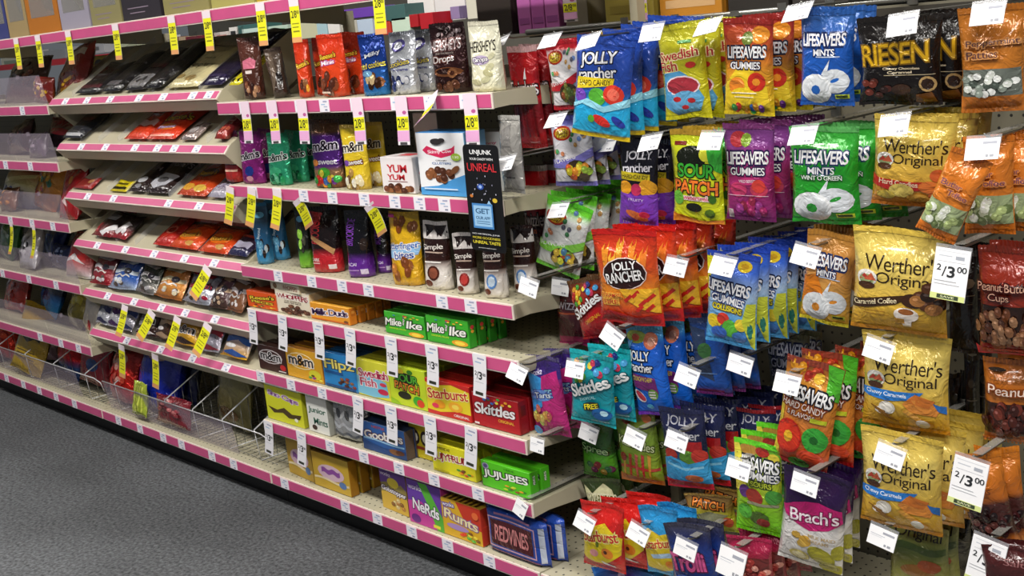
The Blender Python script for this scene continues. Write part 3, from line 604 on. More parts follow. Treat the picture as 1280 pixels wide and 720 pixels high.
# hanging cardboard sign, grey pouches hung past the shelf end
def sign():
    Y = -.045; zt, zb = aty(606, 181, Y).z, aty(606, 314, Y).z; x0, x1 = xat(583, (zt+zb)/2, Y), xat(627, (zt+zb)/2, Y); w_, h = x1-x0, zt-zb
    t = thing('shelf_sign', 'black rounded cardboard sign hanging before the second and third flat shelves', 'sign', ((x0+x1)/2, Y, zb), (0, math.radians(1), 0))
    bm = bmesh.new(); r = .012; pts = []
    for cx, cz, a0 in ((w_/2-r, h-r, 0), (-w_/2+r, h-r, 90), (-w_/2+r, r, 180), (w_/2-r, r, 270)):
        for k in range(5): a = math.radians(a0+k*22.5); pts.append((cx+r*math.cos(a), cz+r*math.sin(a)))
    f0 = [bm.verts.new((p[0], 0, p[1])) for p in pts]; f1 = [bm.verts.new((p[0], .0012, p[1])) for p in pts]; bm.faces.new(f0); bm.faces.new(f1[::-1]); n = len(pts)
    for i in range(n): bm.faces.new((f0[i], f1[i], f1[(i+1) % n], f0[(i+1) % n]))
    bmesh.ops.recalc_face_normals(bm, faces=bm.faces); cl = bm.loops.layers.float_color.new('Col')
    for f in bm.faces:
        for l in f.loops: l[cl] = lin('0f0f12')
    link('board', finish(bm, 'board'), t, 'carton')
    art = [T('UNJUNK', .5, .925, .62, .055, 'f0f0f0', None, 0, b=.03), T('YOUR CANDY WITH', .5, .868, .66, .022, 'e8e8e8', None, 0, b=.02), T('UNREAL', .5, .79, .82, .075, 'd8323a', None, 0, b=.0), R(.2, .73, .8, .731, '3a2a2a'),
        E(.42, .61, .1, .03, '2a4a9a'), E(.42, .61, .05, .016, '9ab8f0'), E(.8, .49, .07, .022, 'd8b83a'), E(.15, .52, .05, .016, 'c87838'), DOTS(.5, .6, .45, .12, 14, .012, ['8a8aa0', 'c0c0d0'], 4),
        R(.16, .22, .74, .455, '4a86c4'), R(.2, .24, .70, .435, '9cc8ec'), T('GET', .45, .385, .4, .05, '24507a', None, 0, b=.03), T('OUR APP', .45, .32, .4, .03, '24507a'), R(.26, .265, .64, .27, '3a6a9a'), R(.26, .285, .64, .29, '3a6a9a'), P([(.6, .455), (.72, .455), (.66, .49)], '9cc8ec'),
        T('NO ARTIFICIAL JUNK', .5, .165, .78, .018, 'd8d8d8', None, 0, b=.02), T('MORE GOODNESS', .5, .130, .78, .022, 'd8c83a', None, 0, b=.02), T('UNREAL TASTE', .5, .088, .78, .03, 'e6d63a', None, 0, b=.03), T('getunreal.com', .5, .035, .5, .014, 'c8c8c8')]
    link('printed_front', drape(art, w_, h, lambda u, v: (Vector(((u-.5)*w_, 0, v*h)), Vector((0, -1, 0))), 0, 0, .0003), t, 'carton')
    link('hanger', drape([R(0, 0, 1, 1, 'cfd0d4')], .02, .16, lambda u, v: (Vector((.03+u*.0, -.0+v*.06-.002, h+v*.14)), Vector((1, 0, 0))), 0, 0, .0002), t, 'paper') if 0 else None
sign()
place_bag('snack_pouch', 'grey pouch hanging past the right end of the second flat shelf', 'snack pouch', 626, 652, 146, aty(639, 243, .0).z, .0, .03, [(0, 'b9b6b0'), (.5, '8f8c88'), (1, 'a5a29c')], [P([(.2, .3), (.8, .4), (.7, .9), (.3, .8)], '8a8784'), R(.2, .2, .8, .22, '6a6866'), R(.25, .6, .75, .62, '6a6866')], kind='peg', seal=('b9b6b0', 'b9b6b0'), yaw=-20, low=True)
# fourth shelf
z = shelfz(4)
place_box('candy_box', 'orange carton with yellow lettering left of the cream malt carton', 'candy box', 309, 347, 366, z, .012, .05, 'e0561a', [T("Reese's", .5, .66, .8, .22, 'f4dc3a', '5a2410', 4), T('PIECES', .5, .38, .7, .14, 'f4dc3a', '5a2410'), DOTS(.5, .15, .42, .1, 9, .06, ['d8862a', '6a3a1c', 'f0c83a'], 3)], side='a83c14', behind=1, noun='orange peanut candy carton')
place_box('candy_box', 'cream carton with red outlined lettering and malt balls on the fourth flat shelf', 'candy box', 345, 388, 365, z, .012, .055, 'e9ddc6', [T('WHOPPERS', .5, .74, .9, .2, 'a8243c', 'f6f0e6', 0, b=.03), T('THE ORIGINAL', .5, .56, .5, .05, '5a4a3c'), T('MALTED MILK', .5, .49, .5, .05, '5a4a3c'), DOTS(.55, .2, .42, .17, 20, .07, ['5a3424', '7a4c34', '4a281a'], 5, 1.1)], side='cbb994', top='e4d8c0', behind=3, noun='cream malt ball carton', sideart=[R(.2, .3, .8, .6, 'b79a70')])
def lying():
    z1 = aty(355, 365, .02).z+.004; x0, x1 = xat(336, z1, 0.01), xat(376, z1, 0.01)
    t = thing('candy_box', 'cream carton lying flat on top of the malt cartons', 'candy box', ((x0+x1)/2, .012, z1), (0, 0, math.radians(-4)))
    make_box(t, x1-x0, .028, .15, 'e6dcc4', [T('WHOPPERS', .68, .5, .5, .5, '9a4a3c', None), E(.16, .5, .07, .3, '8a6a4a')], 'cdbf9e', 'e0d6be')
lying()
place_box('candy_box', 'front orange box with dark outlined lettering on the fourth flat shelf', 'candy box', 388, 437, 382, z, .012, .025, 'e59a28', [T('Milk Duds', .5, .55, .92, .36, '3a1c50', 'f4ecf0', 3, b=.03), R(.03, .05, .97, .1, 'd0501c'), E(.9, .16, .06, .08, '7a4420')], side='d0781c', top='e8a83a', behind=4, noun='orange caramel candy box', gap=.006, sideart=[R(.25, .15, .75, .9, 'b8641a'), R(.3, .65, .7, .8, 'd8903a')])
place_box('candy_box', 'dull orange carton lying at the back of the fourth flat shelf', 'candy box', 457, 482, 388, z, .22, .04, 'a85c1e', [R(.1, .3, .9, .6, '8a4a18')], side='8a4a18')
GR = '3fae2e'
MI = [T('Mike', .22, .55, .42, .34, 'f4f4ec', '1c3a14', 2, b=.04, sh=.15), T('and', .48, .62, .10, .14, 'f4f4ec', '1c3a14', 70, b=.02), T('Ike', .74, .55, .40, .34, 'f4f4ec', '1c3a14', 2, b=.04, sh=.15), T('ORIGINAL FRUITS', .32, .27, .42, .06, 'd8e83a'), E(.78, .14, .19, .11, 'e8a02a'), E(.78, .14, .12, .07, 'f4d84a'), DOTS(.5, .88, .45, .07, 10, .035, RB, 4), R(.03, .05, .5, .08, '2a8a20')]
MS = [E(.5, .75, .25, .08, 'e84a4a'), R(.3, .2, .7, .5, '2a8a20'), E(.5, .6, .2, .06, 'f4a83a')]
place_box('candy_box', 'left front green fruit candy box on the fourth flat shelf', 'candy box', 481, 531, 393, z, .015, .026, GR, MI, side='2f9422', top='3aa42a', behind=3, noun='green fruit candy box of the left row', gap=.008, sideart=MS)
place_box('candy_box', 'right front green fruit candy box on the fourth flat shelf', 'candy box', 533, 586, 398, z, .012, .026, GR, MI, side='2f9422', top='3aa42a', behind=3, noun='green fruit candy box of the right row', gap=.008, sideart=MS)
place_box('candy_box', 'green fruit candy box at the back of the fourth flat shelf', 'candy box', 506, 548, 378, z, .30, .04, '2f8a24', [R(.1, .5, .9, .6, 'e8e8d8'), DOTS(.7, .2, .2, .1, 5, .05, RB, 2)], side='256f1c')
# fifth shelf
z = shelfz(5)
place_box('candy_box', 'dark brown box with a white striped logo on the fifth flat shelf', 'candy box', 323, 358, 434, z, .012, .026, '3a1c16', [E(.45, .58, .42, .28, 'cfc6c6'), E(.45, .58, .38, .24, '3a1c16'), T('m&m', .45, .6, .72, .34, '180c0a', 'f2eeee', 0, b=.045), E(.86, .24, .1, .12, 'c02428'), R(.7, .06, .95, .1, 'd8d0d0')], side='2c1410', behind=2, noun='dark brown candy box', gap=.012)
place_box('candy_box', 'amber box with a white striped logo on the fifth flat shelf', 'candy box', 358, 403, 438, z, .012, .026, 'dda224', [E(.42, .6, .38, .27, 'f0e2b0'), E(.42, .6, .35, .24, 'dda224'), T('m&m', .42, .62, .68, .34, '1c100a', 'f4f0ea', 0, b=.045), E(.78, .24, .17, .16, 'd8d030'), E(.72, .2, .05, .04, '5a4a10'), DOTS(.75, .1, .2, .06, 5, .05, RB, 3)], side='a8701c', top='8a5a20', behind=3, noun='amber peanut candy box', gap=.01)
place_box('candy_box', 'blue box with pale yellow lettering on the fifth flat shelf', 'candy box', 404, 446, 444, z, .012, .03, '2a86c8', [T('Flipz', .5, .66, .9, .36, 'f0e070', '1c4a80', 3, b=.03), R(.05, .4, .6, .48, '1c5a9a'), DOTS(.65, .2, .32, .14, 12, .06, BRN+['8a3a2a'], 4), R(.05, .04, .95, .1, '1c4a80')], side='1f5a90', behind=2, noun='blue cookie candy box')
place_box('candy_box', 'yellow-green box with pink fish lettering on the fifth flat shelf', 'candy box', 446, 487, 453, z, .012, .028, 'd9d63a', [P([(0, .05), (.5, .02), (.95, .1), (.9, .5), (.4, .62), (0, .55)], '7cc0dc'), T('Swedish', .52, .66, .9, .22, 'c83058', 'f6e8ea', 2, b=.02), T('Fish', .35, .4, .5, .22, 'c83058', 'f6e8ea', 2, b=.02), E(.78, .22, .16, .08, 'c8284a'), E(.8, .42, .1, .05, 'd83a52')], side='b8b82a', top='c8c434', behind=4, noun='yellow-green fish candy box')
place_box('candy_box', 'lime yellow box with black splashed lettering on the fifth flat shelf', 'candy box', 487, 533, 461, z, .012, .03, 'c8dc2c', [E(.45, .72, .26, .14, '1c2014'), E(.35, .88, .08, .07, 'e8c830'), E(.6, .9, .08, .06, '3a7a24'), T('SOUR', .5, .72, .62, .2, '56b030', '161a10', 0, b=.05), T('PATCH', .48, .5, .66, .2, 'e8872a', '161a10', -4, b=.05), E(.4, .28, .18, .1, '2a2c18'), E(.76, .2, .14, .13, '3fae2e'), E(.82, .16, .1, .1, 'e0482a'), P([(0, 0), (.3, 0), (.2, .1), (0, .16)], '9ac420')], side='8fb420', top='b8cc2a', behind=3, noun='lime yellow sour candy box')
place_box('candy_box', 'yellow and red box with bold red lettering on the fifth flat shelf', 'candy box', 533, 588, 479, z, .012, .03, 'ead22a', [P([(0, 0), (1, 0), (1, .2), (.7, .22), (.3, .1), (0, .12)], 'c82a24'), P([(0, .9), (.2, .84), (.6, .95), (1, .84), (1, 1), (0, 1)], 'c82a24'), T('Starburst', .5, .66, .92, .3, 'c8242c', 'f6ec9a', 5, b=.03), E(.3, .32, .13, .12, 'f0a020'), E(.66, .34, .16, .14, 'f4b030'), E(.66, .34, .08, .07, 'f8dc5a'), T('ORIGINAL', .78, .1, .34, .07, 'f6ece6'), E(.2, .26, .08, .07, 'e83a5a')], side='b81e1e', top='c02420', behind=3, noun='yellow and red chew box', sideart=[R(.3, .2, .7, .75, 'd8c8c4')])
place_box('candy_box', 'dark red box with slanted white lettering on the fifth flat shelf', 'candy box', 591, 649, 497, z, .012, .032, 'b01620', [T('Skittles', .48, .58, .88, .34, 'f6f2f2', '6a0c14', 2, b=.045, sh=.1), T('ORIGINAL', .72, .3, .34, .09, 'f0b83a'), DOTS(.5, .86, .42, .08, 12, .04, RB, 4, 1), R(.04, .06, .14, .12, 'e8dada')], side='8e1018', top='7a0e14', behind=3, noun='dark red fruit candy box', gap=.007, sideart=[R(.2, .12, .8, .5, 'e8e0d8'), R(.25, .55, .75, .85, '6a0c12')])
# sixth shelf
z = shelfz(6)
place_box('candy_box', 'yellow-green box with a white top and dark swirl on the sixth flat shelf', 'candy box', 332, 378, 482, z, .012, .07, 'd2d428', [T('Sno Caps', .5, .66, .8, .15, '8a4a9a', 'd8c8d8', -4), P([(.05, .35), (.3, .3), (.5, .4), (.7, .28), (.95, .32), (.9, .2), (.6, .16), (.45, .26), (.2, .2)], '4a3a18'), R(.04, .9, .96, .98, 'e4e4e4'), E(.8, .16, .05, .05, 'f0f0d8')], side='a8a824', top='dedede', topart=[R(.1, .1, .9, .2, '3a3a3c'), R(.35, .5, .6, .7, 'a8a8aa')])
place_box('candy_box', 'white box with dark green lettering on the sixth flat shelf', 'candy box', 384, 410, 497, z, .014, .027, 'e2e2dc', [T('Junior', .5, .6, .84, .2, '1c5a44', None, 0, b=.03), T('Mints', .62, .32, .66, .18, '1c5a44', None, 0, b=.03), E(.3, .14, .12, .07, '3a2418')], side='9a9a92', behind=3, noun='white mint box', gap=.008)
place_bag('candy_pack', 'clear-wrapped silver pack with white scrolls on the sixth flat shelf', 'candy pack', 419, 450, 501, z, .02, .03, [(0, '9a9ca0'), (.5, 'c2c4c8'), (1, '7a7c80')], [WAVE(.55, .66, 'eef0f4', .06, 2), WAVE(.3, .38, 'dfe2e8', .05, 2, 1.5), WAVE(.12, .18, '6a6e78', .03, 2), E(.3, .62, .1, .12, '50535a'), E(.7, .62, .1, .12, '50535a')], kind='bar', mat='foil', behind=2, dy=.04, noun='clear-wrapped silver pack')
place_box('candy_box', 'blue box with bold white peanut candy lettering on the sixth flat shelf', 'candy box', 453, 507, 533, z, .012, .032, '2f62a8', [P([(0, 0), (1, 0), (1, .3), (.5, .22), (0, .34)], '244a86'), T('Goobers', .5, .62, .9, .3, 'f2ece6', '5a2a1c', 4, b=.045), WAVE(.38, .44, '9ac8ec', .02, 1), E(.75, .18, .14, .1, '8a5a34'), E(.86, .2, .1, .08, '6a3c20'), T('NESTLE', .4, .88, .3, .08, 'c04a3c')], side='5a4a44', top='33456a', behind=2, noun='blue peanut candy box')
place_box('candy_box', 'yellow box with two round eyes of lettering behind the hanging tag', 'candy box', 512, 538, 527, z, .05, .03, 'dcc82a', [E(.3, .55, .2, .2, '2a1c20'), E(.3, .55, .12, .12, 'f0ece0'), E(.74, .55, .2, .2, '2a1c20'), E(.74, .55, .12, .12, 'f0ece0'), WAVE(.2, .28, 'a03a28', .04, .5)], side='a8981c', behind=2, noun='yellow round-letter candy box')
place_box('candy_box', 'bright yellow box with arched red lettering on the sixth flat shelf', 'candy box', 540, 594, 560, z, .012, .028, 'e6de22', [T('JUJYFRUITS', .5, .55, .92, .3, 'b02424', 'f8f4dc', 2, b=.035), T('HEIDE', .3, .85, .3, .09, '6a5a10'), DOTS(.72, .2, .2, .1, 8, .05, ['7a4a24', '3a9a3a', 'd84a2a', 'e8a02a'], 3), R(.04, .06, .4, .1, 'b8ac18')], side='bcb420', top='d8d024', behind=4, noun='bright yellow fruit candy box', gap=.006)
place_box('candy_box', 'lime green box with arched white lettering on the sixth flat shelf', 'candy box', 602, 663, 584, z, .012, .03, '58c81e', [T('JUJUBES', .5, .56, .92, .34, 'f4f6ee', '1c2c10', 2, b=.045), E(.1, .82, .07, .12, 'a8a0c0'), E(.1, .82, .045, .08, '5a4a8a'), DOTS(.65, .2, .24, .1, 9, .05, ['c8d83a', 'e8a02a', '9a3a2a', '2f8a24'], 3), T('HEIDE', .6, .9, .2, .06, '2a6a12')], side='48b018', top='52be1c', behind=1, noun='lime green gumdrop box', gap=.008, sideart=[T('JUJUBES', .5, .5, 1.6, .13, 'e8f4e0', '2a5a14', 90)])
# base deck
z = shelfz(7)
AMB = [E(.5, .5, .36, .22, 'd8b8c8'), WAVE(.46, .6, '8a4a9a', .03, 2, 0, .25, .75), WAVE(.24, .3, 'e8d8b0', .03, 1), E(.8, .25, .1, .1, '5a7ab0')]
place_box('candy_box', 'shrink-wrapped amber box at the left end of the base deck', 'candy box', 357, 392, 550, z, .03, .03, 'c09a30', AMB, side='8a6a1c', top='caa83c', behind=2, noun='shrink-wrapped amber box of the left row', yaw=-4)
place_box('candy_box', 'shrink-wrapped amber box on the base deck left of the bare gap', 'candy box', 391, 437, 571, z, .02, .03, 'c8a434', AMB, side='9a6a14', top='7a5a28', behind=3, noun='shrink-wrapped amber box of the right row', gap=.012)
place_box('candy_box', 'purple and yellow box with white jawbreaker lettering on the base deck', 'candy box', 475, 510, 590, z, .03, .028, '9a8a4a', [P([(0, 1), (0, .62), (.25, .68), (.5, .58), (.8, .72), (1, .6), (1, 1)], '6a3c9a'), P([(0, .0), (1, 0), (1, .4), (.5, .5), (0, .4)], 'd8b040'), E(.5, .7, .22, .12, 'e8d03a'), T('Gobstopper', .5, .48, .94, .15, 'f6f0f0', '3a2050', -3, b=.04), DOTS(.6, .2, .3, .12, 8, .08, ['b8803a', 'd8c08a', '8a5a24'], 4), T('wonka', .25, .88, .4, .1, 'e8d8f0')], side='8a6a1c', top='7a5aa0', behind=2, noun='purple and yellow candy box', yaw=-3)
place_box('candy_box', 'purple, green and pink box with white jagged lettering on the base deck', 'candy box', 510, 553, 605, z, .014, .045, '6a3fa4', [P([(0, .5), (.4, .55), (1, .2), (1, 0), (0, 0)], 'c8409a'), P([(.35, .98), (.6, .98), (1, .3), (1, .0), (.8, .0), (.6, .5)], '5ab43a'), T('NeRds', .52, .42, .76, .26, 'f8f4f8', '2a1c40', -6, b=.045), T('wonka', .25, .84, .4, .12, 'e8dcf4'), E(.2, .12, .14, .1, '6a2a80'), R(.7, .05, .9, .12, 'e8e03a')], side='b83a8a', top='c04a9a', behind=2, noun='purple and pink candy box')
place_box('candy_box', 'yellow, red and orange box with a striped top on the base deck', 'candy box', 552, 602, 630, z, .014, .035, 'e0b02a', [P([(.4, 1), (1, 1), (1, .4), (.6, .5)], 'c83a24'), T('wonka', .2, .86, .3, .12, 'f4ecf8', '5a3a9a', 3), T('Runts', .5, .55, .84, .26, 'f2e6b0', '8a5a9a', -7, b=.04), E(.4, .3, .28, .08, 'b090c8'), DOTS(.66, .16, .3, .1, 9, .06, ['5ab43a', 'e84a2a', 'f0d83a', '8a5a24'], 4), E(.88, .78, .08, .1, 'e8703a')], side='b83420', top='e4b83a', behind=2, noun='yellow and red candy box', topart=[R(.05+.13*i, .1, .12+.13*i, .9, '5a3a14') for i in range(7)])
place_bag('candy_tray', 'front blue licorice tray with maroon label on the base deck', 'candy tray', 611, 688, 649, z, .014, .04, [(0, '2244a0'), (1, '2850b4')], [R(.08, .14, .86, .84, 'd8a8b8'), R(.095, .17, .845, .81, '2a4aa0'), R(.12, .2, .82, .78, '4a1018'), T('REDVINES', .47, .49, .56, .36, 'd88a8a', None, 0, b=.03), R(.1, .05, .9, .09, '8a3a70'), R(.2, .90, .8, .94, 'b07aa0'), R(.92, .1, .97, .9, 'ccd4e4')], kind='bar', wr=.0012, behind=1, dy=.05, dx=.01, noun='blue licorice tray')
# ------------------------------------------------------------------ hanging bags on pegs (bay D)
CARD = {}
def peg_card(root, w_, h_, roll, pitch, big=False, off=(0, 0, 0), yaw=0):
    k = (round(w_, 4), round(h_, 4), big)
    if k not in CARD:
        if big: a = [i for i in tag_items_big]
        else: a = [R(0, 0, 1, 1, 'f7f6f8'), R(.5, .72, .92, .84, 'a3a5b0'), R(.08, .58, .6, .61, 'b9bcc6'), R(.08, .5, .5, .52, 'c9ccd4'), R(.62, .12, .70, .24, '9a9ca4'), R(.74, .12, .86, .24, '9a9ca4')]
        bm = bmesh.new(); bx(bm, -w_/2, w_/2, .0, .001, -h_, 0); cl = bm.loops.layers.float_color.new('Col')
        for f in bm.faces:
            for l in f.loops: l[cl] = lin('f7f6f8')
        CARD[k] = (finish(bm, 'price_card'), drape(a, w_, h_, lambda u, v: (Vector(((u-.5)*w_, 0, (v-1)*h_)), Vector((0, -1, 0))), 0, 0, .0002))
    o = link('price_card', CARD[k][0], root, 'paper'); o.location = off; o.rotation_euler = (pitch, roll, yaw)
    p = link('printed_front', CARD[k][1], o, 'paper')
Y_ = None
tag_items_big = [R(0, 0, 1, 1, 'f3f2f4'), R(.08, .93, .92, .945, 'd0d2d8'), R(.12, .84, .5, .86, 'c0c4cc'), R(.6, .8, .85, .87, 'a6aab4'), R(.1, .74, .9, .745, '9a9ca4'), T('2', .16, .62, .13, .12, '222428', b=.03), T('/', .32, .55, .12, .20, '222428', b=.02),
    T('3', .52, .55, .22, .22, '222428', b=.05), T('00', .82, .62, .28, .12, '222428', b=.02), R(.06, .36, .7, .37, 'a3a5aa'), R(.06, .30, .8, .31, 'c6c8cc'), R(.0, .0, 1, .115, 'd3dc8e'), R(.2, .02, .82, .10, '33402a'), T('SAVE', .5, .06, .4, .045, 'd7dcaa', b=.02)]
def peg(px, py, Y, label, roll=0, pitch=28, w_=.057, h_=.037, big=False, yaw=0):
    """hook from the pegboard to its ticket; px, py is the middle of the ticket"""
    p = aty(px, py, Y); z1 = p.z+h_*.5*math.cos(math.radians(pitch))
    t = thing('peg_hook', label, 'peg hook', (p.x, BACK-.002, z1))
    L_ = BACK-.002-Y
    tube_obj('wire', [(0, 0, 0), (0, -L_+.03, 0), (0, -L_+.012, .004), (0, -L_, .010)], .0022, 'wire', t)
    box_obj('backplate', (-.012, .012, -.003, 0, -.02, .02), 'wire', t)
    bm = bmesh.new(); bx(bm, -w_/2-.001, w_/2+.001, .0005, .0015, -h_*.35, .004)
    o = link('card_holder', finish(bm, 'card_holder'), t, 'clear'); o.location = (0, -L_-.003, .006); o.rotation_euler = (-math.radians(pitch), math.radians(roll), math.radians(yaw))
    bm = bmesh.new(); bx(bm, -.009, .009, -L_*.97, -.01, .008, .0084); link('clear_sleeve', finish(bm, 'clear_sleeve'), t, 'clear_dark')
    peg_card(t, w_, h_, math.radians(roll), -math.radians(pitch), big, (0, -L_-.004, .004), math.radians(yaw))
    return t
def hung(label, L, Rr, Tp, B, Y, base, art, n=0, noun='', t=.03, dy=.036, dx=0, lean=0, yaw=0, pitch=3, seal=None, mat='film', wr=.0028, kind='peg', name='candy_bag', cat='candy bag', tag=None, tl=None, dz=0, seed=None, low=False):
    """front bag by its picture box at depth Y; n more behind it on the same peg"""
    z0 = aty((L+Rr)/2, B, Y).z
    r = place_bag(name, label, cat, L, Rr, Tp, z0, Y, t, base, art, kind, mat, seal, wr, lean, yaw, pitch, None, 0, noun=noun, seed=seed, low=low)
    # turn about the peg hole, not the foot
    h = aty((L+Rr)/2, Tp, Y).z-z0; a = math.radians(lean); piv = h*.5
    r.location.x -= piv*math.sin(a); r.location.z += piv*(1-math.cos(a))
    rn = random.Random(int(L+Tp)*3+1); dy = max(dy, t*.95+.005); ch = []
    room = int(max(0, (BACK-.04-Y-t/2)/dy)); n = min(n, room)
    for k in range(1, n+1):
        d_ = dup(r, (r.location.x+dx*k+rn.uniform(-.006, .006), r.location.y+dy*k, r.location.z+dz*k+rn.uniform(-.004, .004)),
            (math.radians(pitch)*.6, math.radians(lean)*.5+rn.uniform(-.03, .03), r.rotation_euler.z+rn.uniform(-.06, .06)), ('%s %s behind the front one on its peg' % (ORD[k], noun)) if len(noun) < 42 else 'copy behind the '+noun); ch.append(d_)
    if ch: STACK.append(ch)
    if tag:
        px, py = tag[0], tag[1]; kw = tag[2] if len(tag) > 2 else {}
        peg(px, py, kw.pop('Y', Y-.025), 'chrome peg hook and white ticket holding '+(tl or noun+'s'), **kw)
    return r
RED = 'b8141c'
TW = [T('Twizzlers', .5, .60, .92, .14, 'f4eef0', '3a0a0c', 2, b=.0), T('TWISTS', .24, .49, .32, .03, 'e07a3a'), [R(.14+i*.13, .12, .2+i*.13, .44, c) for i, c in enumerate(('8c1c24', '6a1418', '96222a', '701418', '8c1c24', '6a1418'))], P([(.6, .69), (.66, .80), (.7, .69)], 'f4eef0'), R(.5, .06, .8, .075, 'e08a90')]
hung('tall narrow red licorice bag at the top left of the pegs', 641, 680, 58, 187, .13, [(0, 'b0141a'), (.12, 'b0141a'), (.16, '8a1c22'), (.44, '7c161c'), (.5, RED), (1, 'a41018')], TW, 2, 'tall red licorice bag', tag=(630, 55, dict(roll=-14, pitch=50)), seal=('c8a0a0', 'b0141a'), t=.028)
hung('red licorice bag hanging lower, behind the grey pouch', 656, 692, 208, 330, .2, [(0, '2a0c0e'), (.45, '3a1012'), (.5, 'a01018'), (1, RED)], [T('Twizzlers', .5, .46, .95, .13, 'd8ccd0', '3a0a0c', 2, b=.0), T('TWISTS', .4, .34, .3, .04, 'e06a2a'), E(.5, .7, .2, .1, '8a0c14')], 2, 'lower red licorice bag', tag=(637, 206, dict(roll=-10, pitch=40, Y=-.01)), seal=('8f8a88', '2a0c0e'))
def jb(c2, body, blob, seed): return [R(.0, 0, 1, .07, c2), E(.3, .76, .24, .1, 'b8301c'), E(.3, .76, .19, .075, 'd8a02a'), T('Jelly', .3, .775, .26, .06, 'f4e23a', '6a2a10', 10), T('Belly', .3, .73, .26, .05, 'f4e23a', '6a2a10', 10), DOTS(.7, .72, .22, .18, 7, .05, ['3a7a4a', '5a5a6a', 'c89a5a', '6a8ac4'], seed), DOTS(.25, .52, .18, .05, 3, .05, ['c8805a', '4a9a5a'], seed+1),
    WAVE(.34, .46, c2, .05, .6, 2.6, 0, 1, .18), T('FLAVORS', .36, .40, .56, .06, 'f4f0f2', None, 12), E(.66, .24, .3, .15, '3a2c1c'), DOTS(.66, .24, .24, .12, 16, .07, blob, seed+2, .8), E(.78, .15, .12, .06, '4a3c2c')]
hung('white bag with dark red band beside the tall red licorice', 689, 727, 50, 138, .13, [(0, 'c0202a'), (.07, 'e6e2e2'), (.8, 'e9e6e6'), (.86, 'a81824'), (1, 'b01c28')], jb('b8202c', 'e9e6e6', ['6a6a2a', '8a4a2a', '4a5a2a'], 3), 3, 'white jelly bean bag with red band', tag=(693, 53, dict(roll=-4, pitch=45)), seal=('b01c28', 'c0202a'), t=.026, dx=.004)
JR1 = [T('JOLLY', .43, .79, .66, .15, 'f4f4f8', '141420', 8, b=.035), T('rancher', .44, .66, .70, .11, 'f4f4f8', '141420', 9, b=.03), P([(.07, .48), (.75, .56), (.77, .63), (.07, .60)], 'e8cc28'), T('HARD CANDY', .42, .565, .58, .055, '1c1c18', None, 6, b=.02), E(.48, .43, .16, .09, '5ab43a'), E(.76, .47, .17, .1, 'd83a2a'), E(.76, .47, .10, .06, 'f0705a'), E(.16, .42, .12, .07, '7a4ac0'), P([(0, .32), (.3, .4), (.6, .34), (1, .44), (1, .36), (.6, .28), (.2, .34), (0, .28)], '9adcf0'), E(.56, .19, .16, .05, 'd8302a', -20), E(.38, .2, .06, .04, '5ab43a'), E(.84, .2, .12, .04, '2a3a9a', -35), R(0, 0, 1, .05, 'd8b81c')]
hung('bright blue hard candy bag leaning out at the top left of the pegs', 718, 792, 48, 175, .06, [(0, 'd8b81c'), (.05, '28b4e4'), (.38, '2aa8e0'), (.46, '2a4ca8'), (1, '24449c')], JR1, 5, 'bright blue hard candy bag', tag=(741, 54, dict(roll=-8, pitch=45)), seal=('2a4ca8', 'd8b81c'), lean=10, dy=.04, dx=.010, dz=.005, t=.034, wr=.003)
hung('yellow bag peeking above the bright blue bags', 756, 803, 38, 120, .34, 'd6b21e', [WAVE(.8, .84, 'f0dc6a', .02, 1)], 0, '', tag=(819, 43, dict(roll=-2, pitch=30, Y=.08)), tl='the yellow bag above the bright blue bags', seal=('d6b21e', 'd6b21e'), low=True)
SF = [T('Swedish', .45, .69, .86, .1, 'b82a34', 'f0dca0', 6, b=.02), T('Fish', .22, .57, .44, .11, 'b82a34', 'f0dca0', 4, b=.02), E(.72, .575, .11, .035, 'c8342c'), P([(.05, .15), (.3, .05), (.8, .08), (.92, .22), (.75, .42), (.5, .52), (.1, .5)], '5aa4d4'), E(.5, .36, .38, .11, 'f0d8dc'), E(.5, .36, .35, .095, 'a83440'), E(.55, .19, .34, .12, '6ab0dc'), E(.35, .22, .09, .03, 'c8282c'), E(.66, .2, .09, .03, 'c8282c'), E(.5, .13, .08, .025, 'c8282c'), R(.48, .8, .75, .83, '4a8a4a')]
hung('yellow bag with red fish print on the top peg row', 828, 887, 30, 150, .13, [(0, 'd4cc20'), (1, 'b4b028')], SF, 3, 'yellow fish print bag', tag=(890, 36, dict(roll=-8, pitch=48)), seal=('b8b42a', 'd4cc20'), dx=.008, lean=-1)
LSG = lambda c2, c3: [T('LIFESAVERS', .5, .665, .8, .12, 'f2f0f0', '1c2238', 1, b=.045), T('GUMMIES', .48, .53, .62, .075, 'f2f0f0', '2a2238', 0, b=.03), E(.7, .36, .18, .1, c2), E(.7, .36, .08, .04, c3), E(.3, .32, .16, .09, 'e8862a'), E(.4, .2, .26, .1, 'e8c82a'), DOTS(.5, .1, .36, .05, 9, .06, RB, 5), R(.2, .24, .7, .25, 'f4ecd0'), R(.26, .2, .64, .208, 'f4ecd0')]
hung('red and yellow gummy ring bag on the top peg row', 906, 970, 24, 146, .13, [(0, 'dcc022'), (.3, 'e0a824'), (.6, 'd0742a'), (.8, 'a83a24'), (1, '8a2420')], [P([(.05, .0), (.95, 0), (.9, .3), (.6, .52), (.3, .5), (.0, .3)], 'e6c42a'), E(.25, .84, .18, .08, 'b04a2a'), E(.75, .84, .2, .09, 'd8882a'), E(.5, .8, .12, .07, '6a7a34')]+LSG('c83020', 'e8902a'), 3, 'red and yellow gummy ring bag', tag=(1002, 18, dict(roll=-6, pitch=45, Y=.12)), seal=('8a2420', 'dcc022'), dx=.022, tl='the blue bag of white mint rings', lean=4)
